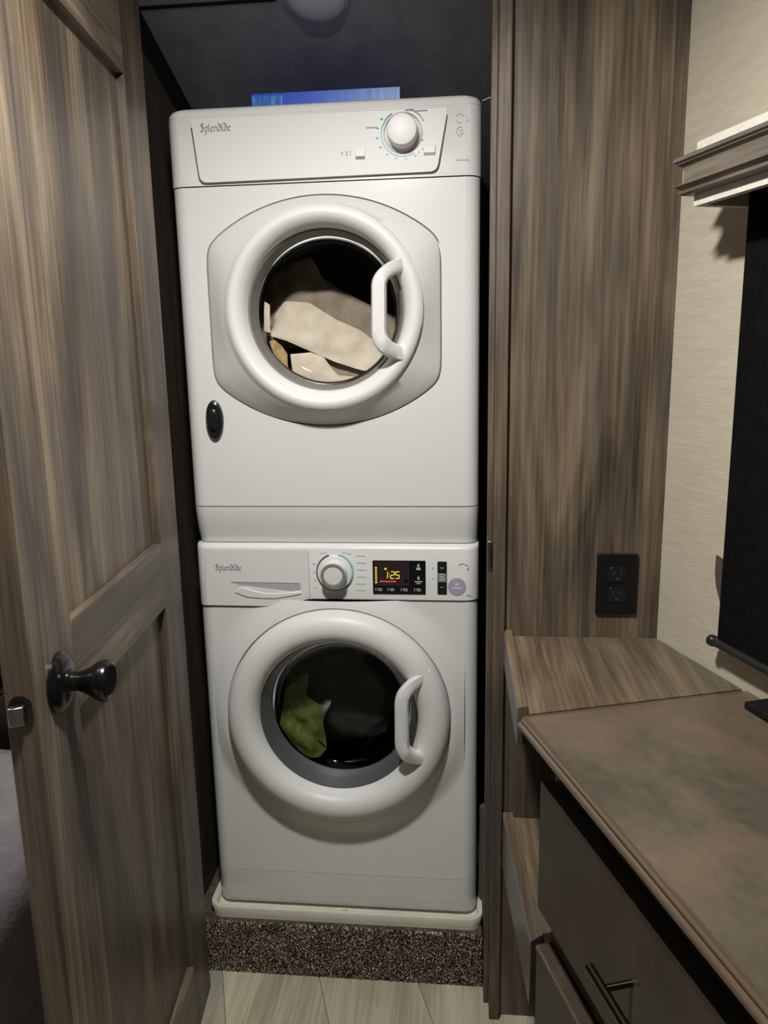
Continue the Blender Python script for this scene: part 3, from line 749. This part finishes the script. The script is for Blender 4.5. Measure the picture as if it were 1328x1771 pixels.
dw = obj('detergent_drawer', bm, M['white2'], was)
ob_ = [(x*1.0, z) for x, z in outer]
cxo = sum(p[0] for p in outer)/len(outer)
bm = bmesh.new(); prism(bm, [(x+(0.0012 if x > -0.16 else -0.0012), z+(0.0012 if z > 0.8 else -0.0008)) for x, z in outer], -0.0036, -0.0025); obj('drawer_gap', bm, M['pale'], was)
# grip recess (slopes inward under the top edge)
bm = bmesh.new(); T = [bm.verts.new((x, -0.0046, z)) for x, z in hole_]
deep = [bm.verts.new((min(x, -0.0735), 0.0005 if z > 0.77 else -0.0040, z)) for x, z in hole_]
for i in range(len(T)): bm.faces.new((T[i], T[(i+1) % len(T)], deep[(i+1) % len(T)], deep[i]))
bm.faces.new(deep)
obj('grip_recess', bm, M['white2'], dw)
bm = bmesh.new()   # scooped lip below the recess
prism(bm, [(-0.072, 0.7555), (-0.072, 0.7500), (-0.095, 0.7450), (-0.125, 0.7395), (-0.16, 0.7395), (-0.19, 0.7420), (-0.215, 0.752), (-0.2, 0.7645), (-0.175, 0.7560), (-0.150, 0.7510), (-0.125, 0.7505), (-0.095, 0.7530)], -0.0070, -0.0045)
obj('grip_lip', bm, M['white2'], dw, bevel=0.0015)
obj('lettering', lettering(bmesh.new(), 'Splendide', -0.2550, -0.1975, 0.8005, 0.8135, -0.0048), M['grey'], dw)
# dial
kc = (0.0015, 0.7975)
kb = knob_part('dial', [(0.0, 0.0), (0.0365, -0.002), (0.0365, -0.009), (0.034, -0.0105), (0.031, -0.0105), (0.027, -0.0125), (0.0255, -0.0285)], M['white2'], was, kc, 48)
knob_part('dial_ring', [(0.0255, -0.0275), (0.0262, -0.0310), (0.0245, -0.0330), (0.0205, -0.0330), (0.0195, -0.0310)], M['knobgrey'], kb, kc, 40)
knob_part('dial_cap', [(0.0198, -0.0305), (0.0185, -0.0318), (0.0, -0.0322)], M['white2'], kb, kc, 40)
obj('dial_scale', arc_band(bmesh.new(), kc, 0.0372, 0.0398, -45, 78, -0.0048, -0.0025, 20), M['teal'], wf, label='teal arc')
obj('dial_scale', arc_band(bmesh.new(), kc, 0.0372, 0.0398, 108, 318, -0.0048, -0.0025, 30), M['navy'], wf, label='navy blue arc')
it = []
for i, z in enumerate((0.833, 0.818, 0.803, 0.788, 0.773, 0.759)):
    it += [(0.050-abs(i-2.2)*0.0012+j*0.0042, z, 0.003, 0.0016) for j in range(5)]
for i, z in enumerate((0.815, 0.797, 0.780, 0.764)): it += [(-0.0435+j*0.003, z, 0.0022, 0.0018) for j in range(2)]
it += [(-0.028+j*0.005, 0.838+0.001*j, 0.003, 0.0016) for j in range(3)]+[(0.020+j*0.005, 0.840-0.001*j, 0.003, 0.0016) for j in range(4)]
obj('printing', marks(bmesh.new(), it, -0.003, 0.0008), M['pale'], wf)
# display
dp = obj('display', prism(bmesh.new(), rrect(0.0805, 0.1900, 0.7525, 0.8240, 0.0015), -0.0050, -0.002), M['blackglass'], was)
obj('display_window', B(0.0835, 0.1565, -0.0054, -0.0048, 0.7700, 0.8225), M['screen'], dp)
def seg7(bm, x, z, w_, h_, on, y=-0.0056, t=0.0018, sl=0.08):
    sg = {'a': (0, 1, 1, 1), 'b': (1, 1, 1, .5), 'c': (1, .5, 1, 0), 'd': (0, 0, 1, 0), 'e': (0, .5, 0, 0), 'f': (0, 1, 0, .5), 'g': (0, .5, 1, .5)}
    for c_ in on:
        x0, z0, x1, z1 = sg[c_]; a = (x+x0*w_+sl*h_*z0, z+z0*h_); b = (x+x1*w_+sl*h_*z1, z+z1*h_)
        if x0 == x1: prism(bm, [(a[0]-t/2, a[1]), (a[0]+t/2, a[1]), (b[0]+t/2, b[1]), (b[0]-t/2, b[1])], y, y+0.0006)
        else: prism(bm, [(a[0], a[1]-t/2), (b[0], b[1]-t/2), (b[0], b[1]+t/2), (a[0], a[1]+t/2)], y, y+0.0006)
bm = bmesh.new(); seg7(bm, 0.1030, 0.7860, 0.0078, 0.0145, 'bc'); obj('digit', bm, M['yel'], dp)
bm = bmesh.new(); seg7(bm, 0.1175, 0.7860, 0.0072, 0.0145, 'abged'); obj('digit', bm, M['yel'], dp)
bm = bmesh.new(); seg7(bm, 0.1280, 0.7860, 0.0072, 0.0145, 'afgcd'); obj('digit', bm, M['yel'], dp)
obj('colon', marks(bmesh.new(), [(0.1148, 0.7905, 0.0013, 0.0016), (0.1153, 0.7960, 0.0013, 0.0016)], -0.005, 0.0006), M['yel'], dp)
obj('level_marks', marks(bmesh.new(), [(0.0875, 0.8085-i*0.0052, 0.0042-(i % 2)*0.001, 0.0034) for i in range(7)]+[(0.1075, 0.8065, 0.0042, 0.0042)], -0.005, 0.0006), M['yel'], dp)
obj('progress_marks', marks(bmesh.new(), [(0.0975+i*0.0058, 0.7795, 0.0042, 0.0036) for i in range(6)], -0.005, 0.0006), M['pink'], dp)
it = [(0.1495, 0.7800, 0.005, 0.005), (0.1755, 0.8140, 0.004, 0.006), (0.1755, 0.8070, 0.009, 0.005), (0.1755, 0.7870, 0.004, 0.007), (0.1755, 0.7795, 0.016, 0.0022), (0.1755, 0.7755, 0.008, 0.0018)]
for x in (0.0895, 0.1145, 0.1425, 0.1700): it += [(x-0.003, 0.7620, 0.0014, 0.006), (x+0.005, 0.7635, 0.010, 0.0016), (x+0.006, 0.7600, 0.009, 0.0016)]
obj('touch_marks', marks(bmesh.new(), it, -0.005, 0.0004), M['whitep'], dp)
bp_ = obj('button_strip', prism(bmesh.new(), rrect(0.2145, 0.2335, 0.7530, 0.8225, 0.001), -0.0048, -0.002), M['blackp'], was)
obj('button', B(0.2155, 0.2325, -0.0065, -0.0045, 0.7790, 0.7970), M['knobgrey'], bp_, bevel=0.0006)
obj('button_marks', marks(bmesh.new(), [(0.224, 0.8090, 0.008, 0.003), (0.224, 0.7680, 0.009, 0.0016)], -0.0048, 0.0004), M['grey'], bp_)
obj('button_icon', marks(bmesh.new(), [(0.224, 0.7910, 0.007, 0.003), (0.224, 0.7850, 0.010, 0.003)], -0.0065, 0.0004), M['pale'], bp_)
stk = obj('sticker', lathe(bmesh.new(), [(0.0, -0.0032), (0.0185, -0.0032), (0.0185, -0.0040), (0.0, -0.0041)], 'Y', (0.2545, 0, 0.7690), 40), M['lilac'], was, label='round lilac sticker')
obj('sticker_print', marks(bmesh.new(), [(0.2545, 0.7745, 0.007, 0.004), (0.2545, 0.7665, 0.018, 0.003)], -0.0041, 0.0003), M['lilac2'], stk)
bm = bmesh.new(); arc_band(bm, (0.265, 0.812), 0.0060, 0.0072, 30, 160, -0.0042, -0.003, 8); arc_band(bm, (0.272, 0.811), 0.0052, 0.0064, -70, 90, -0.0042, -0.003, 8)
marks(bm, [(0.274+i*0.0036, 0.7515, 0.0024, 0.0018) for i in range(3)]+[(0.205, 0.8085, 0.003, 0.003), (0.205, 0.786, 0.003, 0.002)], -0.003, 0.0008)
obj('emblem', bm, M['pale'], wf)
# door
wdr = [(0.2400, 0.004), (0.2395, -0.022), (0.2385, -0.030), (0.2350, -0.0385), (0.2270, -0.0460), (0.2150, -0.0515), (0.2020, -0.0530), (0.1900, -0.0500), (0.1810, -0.0430), (0.1755, -0.0340), (0.1725, -0.0240), (0.1715, -0.014)]
wd_ = obj('door', lathe(bmesh.new(), wdr, 'Y', (WC[0], 0, WC[1]), 144), M['white2'], was, smooth=True, angle=55)
obj('door_gap', lathe(bmesh.new(), [(0.2396, 0.006), (0.2418, 0.0055)], 'Y', (WC[0], 0, WC[1]), 96), M['seam'], was)
obj('glass_rim', lathe(bmesh.new(), [(0.1722, -0.0150), (0.1690, -0.0150), (0.1670, -0.0090), (0.1600, 0.0080), (0.1570, 0.016), (0.1550, 0.036), (0.160, 0.038)], 'Y', (WC[0], 0, WC[1]), 96), M['rubber'], wd_, smooth=True)
obj('glass', lathe(bmesh.new(), [(0.1552, 0.034), (0.150, 0.046), (0.140, 0.056), (0.12, 0.064), (0.07, 0.068), (0.0, 0.069)], 'Y', (WC[0], 0, WC[1]), 96), M['glassd'], wd_, smooth=True)
handle([(0.200, 0.6020), (0.156, 0.586), (0.1275, 0.556), (0.1265, 0.435), (0.147, 0.404), (0.197, 0.3845)],
       [(0.194, 0.4125), (0.168, 0.4235), (0.1555, 0.440), (0.1565, 0.548), (0.168, 0.562), (0.196, 0.5730)], -0.078, -0.0445, 0.022, wd_, 0.148, 0.196, 0.02)
bm = bmesh.new()   # hand-hold plate: seam lines on the ring
for s_ in (1, -1):
    pass
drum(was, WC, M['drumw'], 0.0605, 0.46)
# laundry in the washer
cloth('cloth', [(-0.104, 0.531), (-0.092, 0.535), (-0.080, 0.531), (-0.089, 0.483), (-0.072, 0.469), (-0.058, 0.461), (-0.056, 0.421)],
      [(-0.140, 0.491), (-0.142, 0.461), (-0.152, 0.411), (-0.128, 0.369), (-0.104, 0.343), (-0.082, 0.329), (-0.061, 0.333), (-0.042, 0.357), (-0.064, 0.379), (-0.056, 0.416)],
      0.072, 0.078, M['green'], 'olive green cloth pressed to the left of the washer window', 0.010, 0.006, 44, 22, seed=21, cat='cloth')
cloth('cloth', [(-0.085, 0.50), (-0.04, 0.565), (0.03, 0.580), (0.09, 0.55), (0.125, 0.48)], [(-0.07, 0.42), (-0.03, 0.375), (0.03, 0.355), (0.09, 0.38), (0.12, 0.44)],
      0.115, 0.125, M['dcloth'], 'large rounded charcoal garment filling the middle of the washer drum', 0.010, 0.03, 36, 24, seed=25, cat='cloth', bulge=0.012)
cloth('cloth', [(-0.062, 0.452), (-0.045, 0.470), (-0.032, 0.468)], [(-0.052, 0.415), (-0.048, 0.430), (-0.036, 0.452)],
      0.084, 0.092, M['silver'], 'small wet grey cloth edge beside the green cloth in the washer', 0.008, 0.004, 12, 10, seed=28, cat='cloth')

# ================================================================ things around the machines
# blue box on the dryer
bx = root('blue_box', 'flat blue printed box lying on top of the dryer', 'box', Matrix.Translation((-0.005, 0.19, 1.7046)) @ Matrix.Rotation(R(0.5), 4, 'Z'))
obj('box_body', B(-0.1475, 0.1475, -0.10, 0.09, 0.0, 0.0455), M['blue'], bx, F=bx.matrix_world.copy(), bevel=0.001)
obj('box_label', B(-0.1460, -0.085, -0.1008, -0.10, 0.018, 0.040), M['blue2'], bx, F=bx.matrix_world.copy(), label='bright blue label panel')
# cable and corrugated hose at the right jamb
o = obj('cable', tube(bmesh.new(), [(0.300, -0.020, 1.6835), (0.314, -0.042, 1.6820)], 0.0012, 6), M['pale'], label='thin pale cable from the dryer top to the jamb', cat='cable')
bm = bmesh.new(); pts = []; rr = []
for i in range(150):
    t = i/149; pts.append((0.3180+0.002*math.sin(t*2.2), 0.045, -0.0205+0.26*t)); rr.append(0.0125+0.0018*(1 if i % 2 else -1))
tube(bm, pts, rr, 14); obj('drain_hose', bm, M['hose'], smooth=False, label='grey corrugated drain hose standing between washer and right jamb', cat='hose')
# unlit dome lamp on the sloping closet ceiling
NS = Matrix.Translation((0.0, 0.0, cz(0.0)-0.001)) @ Matrix.Rotation(-math.atan(0.35), 4, 'X')
dl = root('dome_lamp', 'round milky unlit lamp on the dark sloping closet ceiling', 'lamp', NS)
obj('lamp_base', lathe(bmesh.new(), [(0.0, 0.0), (0.060, 0.0), (0.060, -0.006), (0.054, -0.008), (0.0, -0.008)], 'Z', (0, 0, 0), 40), M['dark'], dl, F=NS, smooth=True)
obj('lamp_shade', lathe(bmesh.new(), [(0.053, -0.006), (0.052, -0.010), (0.044, -0.016), (0.028, -0.020), (0.0, -0.022)], 'Z', (0, 0, 0), 40), M['dome'], dl, F=NS, smooth=True)
for nm, q, lb in (('ceiling_lamp', LP, 'round lit ceiling lamp in front of the closet, above the frame'), ('ceiling_lamp', Vector((-1.1, -0.42, 1.922)), 'unseen round lit lamp added above the bed to brighten it')):  # second lamp is the added one over the bed
    FQ = Matrix.Translation((q.x, q.y, CEIL)); cl = root(nm, lb, 'lamp', FQ)
    obj('lamp_base', lathe(bmesh.new(), [(0.0, 0.0), (0.075, 0.0), (0.078, -0.010), (0.070, -0.016), (0.062, -0.016), (0.060, -0.006), (0.0, -0.006)], 'Z', (0, 0, 0), 40), M['white2'], cl, F=FQ, smooth=True)
    obj('lamp_lens', lathe(bmesh.new(), [(0.0, -0.0065), (0.059, -0.0065), (0.059, -0.009), (0.0, -0.010)], 'Z', (0, 0, 0), 40), M['lamp'], cl, F=FQ, smooth=True)

# ================================================================ CLOSET DOOR (open, at left)
dr = root('closet_door', 'wood-grain panelled closet door standing open at left with a dark knob', 'door', DOOR @ Matrix.Translation((0, 0, FLOOR+0.008)))
S1 = -0.656; TH = -0.036; ZT = 1.86; ZB = FLOOR+0.008
def dob(name, bm, mt, par=None, **k): return obj(name, bm, mt, par or dr, F=DOOR, **k)
dob('stile', B(TH, 0.0, -0.118, -0.0, ZB, ZT), M['wood_door'], bevel=0.0012)
dob('stile', B(TH, 0.0, S1, -0.538, ZB, ZT), M['wood_door'], bevel=0.0012)
for z0, z1 in ((ZB, 0.006), (0.785, 0.907), (1.697, ZT)):
    dob('rail', B(TH, 0.0, -0.5378, -0.1182, z0, z1), M['wood_rail'], bevel=0.0012)
for z0, z1 in ((0.0065, 0.7845), (0.9075, 1.6965)):
    dob('door_panel', B(TH+0.008, -0.0135, -0.5376, -0.1184, z0, z1), M['wood_door'])
# knob on both faces
kz = 0.845; ks = -0.588
def kn(name, prof, mt, par=None, n=40, sgn=1, off=0.0):
    return dob(name, lathe(bmesh.new(), [(r_, off+sgn*h) for r_, h in prof], 'X', (0, ks, kz), n), mt, par, smooth=True)
kprof = [(0.0, 0.0), (0.0385, 0.0), (0.0385, 0.003), (0.034, 0.0075), (0.027, 0.0105), (0.0155, 0.012), (0.0150, 0.015), (0.0125, 0.017), (0.0120, 0.0225), (0.0140, 0.030), (0.0185, 0.039), (0.0240, 0.0480), (0.0262, 0.0535), (0.0262, 0.0580), (0.0245, 0.0620), (0.0205, 0.0635), (0.0185, 0.0620), (0.0, 0.0615)]
k1 = kn('door_knob', kprof, M['knob'])
kn('door_knob', kprof, M['knob'], sgn=-1, off=TH)
# latch bolt in the free edge
lz = 0.835
dob('latch_plate', prism(bmesh.new(), rrect(-0.0315, -0.0045, lz-0.020, lz+0.022, 0.012), S1-0.0012, S1), M['gun'])
bm = bmesh.new(); q = [(-0.029, S1-0.001), (-0.013, S1-0.001), (-0.013, S1-0.005), (-0.022, S1-0.0105), (-0.029, S1-0.0115)]
A = [bm.verts.new((x, y, lz-0.012)) for x, y in q]; D = [bm.verts.new((x, y, lz+0.011)) for x, y in q]
bm.faces.new(A); bm.faces.new(D)
for i in range(5): bm.faces.new((A[i], A[(i+1) % 5], D[(i+1) % 5], D[i]))
dob('latch_bolt', bm, M['chrome'], bevel=0.0012)
for z in (0.08, 0.85, 1.65):
    dob('hinge', lathe(bmesh.new(), [(0, z), (0.006, z), (0.006, z+0.07), (0, z+0.07)], 'Z', (TH-0.004, 0.006, 0), 14), M['gun'])

# ================================================================ OUTLET
ol = root('wall_outlet', 'black duplex outlet on the wood panel above the shelf', 'outlet', Matrix.Translation((0.552, -0.11, 0.7525)))
bm = bmesh.new(); prism(bm, rrect(0.5145, 0.5895, 0.7525, 0.8705, 0.003), -0.1165, -0.1103)
obj('cover_plate', bm, M['outlet'], ol, bevel=0.002)
for zc in (0.8310, 0.7915):
    rc = obj('receptacle', prism(bmesh.new(), rrect(0.5355, 0.5685, zc-0.0145, zc+0.0145, 0.008), -0.1185, -0.1160), M['blackp'], ol, bevel=0.0008)
    bm = bmesh.new(); marks(bm, [(0.5455, zc+0.003, 0.0018, 0.008), (0.5585, zc+0.003, 0.0018, 0.007), (0.552, zc-0.0085, 0.005, 0.004)], -0.1184, 0.0004)
    obj('slots', bm, M['slot'], rc)
obj('screw', lathe(bmesh.new(), [(0, 0), (0.003, 0), (0.003, -0.001), (0, -0.0012)], 'Y', (0.552, -0.1164, 0.8113), 14), M['gun'], ol)

# ================================================================ CORNER SHELVES between panel and dresser
def wallx(y):   # x of the cream wall at depth y
    return 0.63+(-0.11-y)*math.tan(R(19.76))
def dresser_y(x):   # far side of the dresser body
    p0 = DF @ Vector((0.02, -0.028, 0)); return p0.y+(x-p0.x)*math.tan(R(17.4))
_i = DF.inverted(); _a = _i @ (WF @ Vector((0, 0, 0))); _b = _i @ (WF @ Vector((0, -1, 0)))
XWS = _a.x+(_b.x-_a.x)*((0.0012-_a.y)/(_b.y-_a.y))-0.002
su = root('corner_shelf', 'light wood corner shelf with raised front lip beside the dresser', 'shelf', Matrix.Translation((0.5, -0.3, 0.68)))
bm = bmesh.new()
P = [(0.3600, -0.1130), (0.6280, -0.1130), (wallx(-0.30)-0.001, -0.30), (0.672, dresser_y(0.672)+0.03), (0.362, -0.43)]
def slab(P, z0, z1):
    bm = bmesh.new(); A = [bm.verts.new((x, y, z0)) for x, y in P]; D = [bm.verts.new((x, y, z1)) for x, y in P]; n = len(P)
    bm.faces.new(A); bm.faces.new(D)
    for i in range(n): bm.faces.new((A[i], A[(i+1) % n], D[(i+1) % n], D[i]))
    return bm
qa = DF @ Vector((0.020, 0.0012, 0)); qb = DF @ Vector((XWS, 0.0012, 0))
obj('shelf_board', slab([(0.3600, -0.1130), (0.6285, -0.1130), (qb.x, qb.y), (qa.x, qa.y)], 0.685, 0.7055), M['wood_shelf'], su)
obj('shelf_lip', slab([(0.3450, -0.1130), (0.3600, -0.1130), (0.3615, -0.4425), (0.3468, -0.4470)], 0.657, 0.7185), [M['wood_shelf']], su, bevel=0.001)
obj('lip_edge', slab([(0.3438, -0.1130), (0.3449, -0.1130), (0.3467, -0.4470), (0.3456, -0.4470)], 0.657, 0.7170), M['edge'], su, label='grey edge banding')
sl = root('corner_shelf', 'darker low shelf board with wood lip below the corner shelf', 'shelf', Matrix.Translation((0.5, -0.3, 0.2)))
obj('shelf_board', slab([(0.3680, -0.1130), (0.6285, -0.1130), (wallx(-0.30)-0.001, -0.30), (0.66, -0.34), (0.392, -0.43)], 0.300, 0.3180), M['wood_shelf'], sl)
obj('shelf_lip', slab([(0.3470, -0.1130), (0.3675, -0.1130), (0.3925, -0.445), (0.3720, -0.462)], 0.215, 0.3300), M['wood_shelf'], sl, bevel=0.001)
obj('lip_edge', slab([(0.3459, -0.1130), (0.3469, -0.1130), (0.3719, -0.462), (0.3709, -0.462)], 0.215, 0.3290), M['edge'], sl, label='grey edge banding')
for z in (0.19, 0.66):
    pass

# ================================================================ DRESSER
ds = root('dresser', 'brown laminate dresser with drawers and a mottled beaded top', 'dresser', DF @ Matrix.Translation((0.2, -0.4, FLOOR)))
def dd(name, bm, mt, par=None, **k): return obj(name, bm, mt, par or ds, F=DF, **k)
LEN = -0.84; ZTOP = 0.708
iDF = DF.inverted()
def wall_local(ly):     # local x of the wall at local y
    a = iDF @ (WF @ Vector((0, 0, 0))); b = iDF @ (WF @ Vector((0, -1, 0)))
    t = (ly-a.y)/(b.y-a.y); return a.x+(b.x-a.x)*t-0.003
XW0, XW1 = wall_local(-0.012), wall_local(LEN)
# top slab with double bead along front and far end
bm = bmesh.new()
A = [(0.012, -0.012), (XW0, -0.012), (XW1, LEN), (0.012, LEN)]
v0 = [bm.verts.new((x, y, ZTOP-0.020)) for x, y in A]; v1 = [bm.verts.new((x, y, ZTOP)) for x, y in A]
bm.faces.new(v0); bm.faces.new(v1)
for i in range(4): bm.faces.new((v0[i], v0[(i+1) % 4], v1[(i+1) % 4], v1[i]))
dd('dresser_top', bm, M['dtop'])
def sweep_edge(prof, name, mt):
    """profile (out, z) swept along front edge and far end with a rounded corner"""
    path = []
    rad = 0.005
    path.append(((0.012, LEN), (-1, 0)))
    path.append(((0.012, -0.012-rad+0.0), (-1, 0)))
    for k in range(1, 8):
        t = k/8*PI/2; path.append(((0.012+rad-rad*math.cos(t), -0.012-rad+rad*math.sin(t)), (-math.cos(t), math.sin(t))))
    path.append(((0.012+rad, -0.012), (0, 1)))
    path.append(((XW0-0.004, -0.012), (0, 1)))
    bm = bmesh.new(); R_ = []
    for (p, nn) in path:
        R_.append([bm.verts.new((p[0]+nn[0]*o_, p[1]+nn[1]*o_, z)) for o_, z in prof])
    for a, b in zip(R_, R_[1:]):
        n = len(prof)
        for i in range(n): bm.faces.new((a[i], a[(i+1) % n], b[(i+1) % n], b[i]))
    bm.faces.new(R_[0]); bm.faces.new(R_[-1])
    return dd(name, bm, mt, smooth=True, angle=50)
def beadprof():
    P = [(-0.003, ZTOP), (0.0002, ZTOP+0.0002), (0.0010, ZTOP-0.0014), (0.0020, ZTOP-0.0006)]
    for k in range(7):
        t = R(80-26*k); P.append((0.0042+0.0028*math.cos(t), ZTOP-0.0034+0.0028*math.sin(t)))
    for k in range(8):
        t = R(60-24*k); P.append((0.0058+0.0062*math.cos(t), ZTOP-0.0115+0.0056*math.sin(t)))
    P += [(0.001, ZTOP-0.0175), (0.001, ZTOP-0.020), (-0.003, ZTOP-0.020)]
    return P
sweep_edge(beadprof(), 'beaded_edge', M['bead'])
# carcass
XB0, XB1 = wall_local(-0.03), wall_local(LEN+0.01)
bm = bmesh.new()
A = [(0.0485, -0.043), (XB0, -0.043), (XB1, LEN+0.012), (0.0485, LEN+0.012)]
v0 = [bm.verts.new((x, y, FLOOR)) for x, y in A]; v1 = [bm.verts.new((x, y, ZTOP-0.0205)) for x, y in A]
bm.faces.new(v0); bm.faces.new(v1)
for i in range(4): bm.faces.new((v0[i], v0[(i+1) % 4], v1[(i+1) % 4], v1[i]))
dd('carcass', bm, M['dfront'])
def drawer(z0, z1, d0, th=0.020, lab=None):
    f = dd('drawer', B(d0, d0+th, LEN+0.03, -0.045, z0, z1), M['dfront'], bevel=0.0018, label=lab)
    zc = z1-0.100; s0 = -0.405
    h = dd('handle', tube(bmesh.new(), [(d0-0.036, s0-0.125, zc), (d0-0.036, s0+0.125, zc)], 0.0056, 16), M['gun'], f, smooth=True, angle=40)
    for s_ in (s0-0.092, s0+0.092):
        dd('handle', tube(bmesh.new(), [(d0-0.034, s_, zc), (d0, s_, zc)], 0.0042, 12), M['gun'], f, smooth=True, angle=40).name = 'handle_post'
    return f
drawer(0.412, 0.6215, 0.0240, 0.0235)
d2 = drawer(0.130, 0.3465, 0.0240, 0.0235)
# bead on top front edge of lower drawer
dd('drawer_bead', tube(bmesh.new(), [(0.0245, LEN+0.032, 0.3435), (0.0245, -0.047, 0.3435)], 0.0030, 10), M['bead'], d2, smooth=True)
dd('drawer_bead', tube(bmesh.new(), [(0.0245, LEN+0.032, 0.3360), (0.0245, -0.047, 0.3360)], 0.0022, 10), M['bead'], d2, smooth=True)
drawer(-0.145, 0.071, 0.0240, 0.0235)
# small black case at the back of the dresser top
dd('flat_case', B(0.30, 0.345, -0.34, -0.16, ZTOP+0.0004, ZTOP+0.022), M['blk'], bevel=0.002).name = 'tmpcase'
oc = bpy.data.objects['tmpcase']; bpy.data.objects.remove(oc)
bm = B(-0.050, -0.006, -0.52, -0.300, ZTOP+0.0006, ZTOP+0.012)
obj('flat_case', bm, M['blk'], F=WF, bevel=0.002, label='flat black case at the back of the dresser under the shade', cat='case')

# ================================================================ SHADE, CORNICE, WINDOW FRAME on the right wall
wn = obj('window_1', B(-0.004, -0.0003, -1.12, -0.200, 0.80, 1.42), mat('night_window_glass', (0.01, 0.01, 0.012), 0.08), F=WF, kind='structure')
bm = bmesh.new()
prism(bm, [(-1.14, 0.78), (-0.180, 0.78), (-0.180, 1.44), (-1.14, 1.44)], 0, 0.004); bm.free()
sh = root('roller_shade', 'black roller shade hanging below the cornice with a black bottom rod', 'shade', WF @ Matrix.Translation((0, -0.6, 0.75)))
def ww(name, bm, mt, par=None, **k): return obj(name, bm, mt, par or sh, F=WF, **k)
ww('shade_fabric', B(-0.0245, -0.0215, -1.12, -0.1995, 0.776, 1.470), M['blkfab'])
ww('bottom_rod', tube(bmesh.new(), [(-0.026, -1.14, 0.768), (-0.026, -0.1920, 0.773)], 0.0075, 18), M['blackp'], smooth=True, angle=40)
ww('rod_end', lathe(bmesh.new(), [(0.0, -0.004), (0.007, -0.0035), (0.0095, 0.000), (0.0095, 0.007), (0.007, 0.0105), (0.0, 0.011)], 'Y', (-0.026, -0.1935, 0.773), 24), M['blackp'], smooth=True)
ww('roller_tube', tube(bmesh.new(), [(-0.030, -1.12, 1.475), (-0.030, -0.1995, 1.475)], 0.014, 16), M['blkfab'], smooth=True, angle=40)
bm = bmesh.new()
cp = [(0, -0.1545, 0.906), (0, -0.1545, 0.875), (0, -0.1600, 0.852), (0, -0.1720, 0.830), (0, -0.1790, 0.824), (0, -0.185, 0.824), (0, -0.185, 0.900)]
A = [bm.verts.new((-0.0025, y, z)) for _, y, z in cp]; D = [bm.verts.new((-0.0003, y, z)) for _, y, z in cp]
bm.faces.new(A); bm.faces.new(D)
for i in range(len(cp)): bm.faces.new((A[i], A[(i+1) % len(cp)], D[(i+1) % len(cp)], D[i]))
obj('wall_plate', bm, mat('dark_brown_plate', srgb(88, 76, 68), 0.4), F=WF, label='small curved dark brown plate half hidden by the black shade edge', cat='plate')
# cornice
co = root('window_cornice', 'cream fabric window cornice with a grooved wood moulding, top right', 'cornice', WF @ Matrix.Translation((0, -0.7, 1.44)))
cw = lambda name, bm, mt, **k: obj(name, bm, mt, co, F=WF, **k)
bm = bmesh.new()
CE = -0.178; CN = -1.20; CO = -0.100
cw('front_board', B(CO, CO+0.012, CN, CE, 1.4405, 1.5275), M['valw'])
cw('end_board', B(CO+0.0122, -0.001, CE-0.012, CE, 1.4405, 1.5275), M['valw'])
cw('top_board', B(CO+0.0122, -0.001, CN, CE-0.0122, 1.515, 1.5275), M['valw'])
prof = [(0.0005, 1.4560), (0.010, 1.4562), (0.0165, 1.4585), (0.0165, 1.4625), (0.013, 1.4640), (0.017, 1.4665), (0.0205, 1.4690), (0.0205, 1.4705), (0.0130, 1.4722), (0.0112, 1.476), (0.0112, 1.490), (0.0130, 1.4955), (0.0190, 1.4990), (0.0190, 1.5010), (0.0225, 1.5025), (0.0225, 1.5075), (0.0195, 1.5090), (0.0005, 1.5090)]
bm = bmesh.new(); Rg = []
for (px_, py_, dx_, dy_) in ((CO, CN, -1, 0), (CO, CE, -1, 1), (-0.002, CE, 0, 1)):
    Rg.append([bm.verts.new((px_+dx_*o_, py_+dy_*o_, z)) for o_, z in prof])
for a, b in zip(Rg, Rg[1:]):
    n = len(prof)
    for i in range(n): bm.faces.new((a[i], a[(i+1) % n], b[(i+1) % n], b[i]))
bm.faces.new(Rg[0]); bm.faces.new(Rg[-1])
cw('wood_moulding', bm, M['moul'], smooth=True, angle=30)

# ================================================================ BED at lower left
bd = root('bed', 'grey bed with a lilac-grey bedspread behind the open closet door', 'bed', Matrix.Translation((-1.15, -0.75, FLOOR)))
obj('bed_base', B(-1.69, -0.44, -1.45, -0.16, FLOOR, 0.16), M['bed2'], bd, bevel=0.02)
obj('mattress', B(-1.69, -0.415, -1.46, -0.15, 0.162, 0.43), M['bed2'], bd, bevel=0.06, seg=5)
bm = bmesh.new(); nx, ny = 30, 40; G = []
for j in range(ny+1):
    row = []
    for i in range(nx+1):
        s = i/nx; y = -1.47+1.30*j/ny
        L_ = s*1.75
        if L_ < 1.2: x, z = -1.68+L_, 0.455
        elif L_ < 1.32: t = (L_-1.2)/0.12*PI/2; x, z = -0.48+0.08*math.sin(t), 0.455-0.08*(1-math.cos(t))
        else: x, z = -0.40+0.006*math.sin(y*14), 0.375-(L_-1.32)
        z += 0.010*noise.noise(Vector((x*5, y*5, 1))) if L_ < 1.3 else 0
        x += 0.015*noise.noise(Vector((3, y*6, z*4))) if L_ > 1.3 else 0
        row.append(bm.verts.new((x, y, z)))
    G.append(row)
for j in range(ny):
    for i in range(nx): bm.faces.new((G[j][i], G[j][i+1], G[j+1][i+1], G[j+1][i]))
o = obj('bedspread', bm, M['bed'], bd, smooth=True, angle=80)
sm = o.modifiers.new('thick', 'SOLIDIFY'); sm.thickness = 0.008; sm.offset = 1

for o in bpy.data.objects:
    if o.type == 'MESH' and o.name.split('.')[0] in ('printing', 'emblem', 'dial_numbers', 'touch_marks', 'button_marks', 'button_icon', 'sticker_print', 'level_marks', 'progress_marks', 'colon', 'slots'):
        o['kind'] = 'stuff'
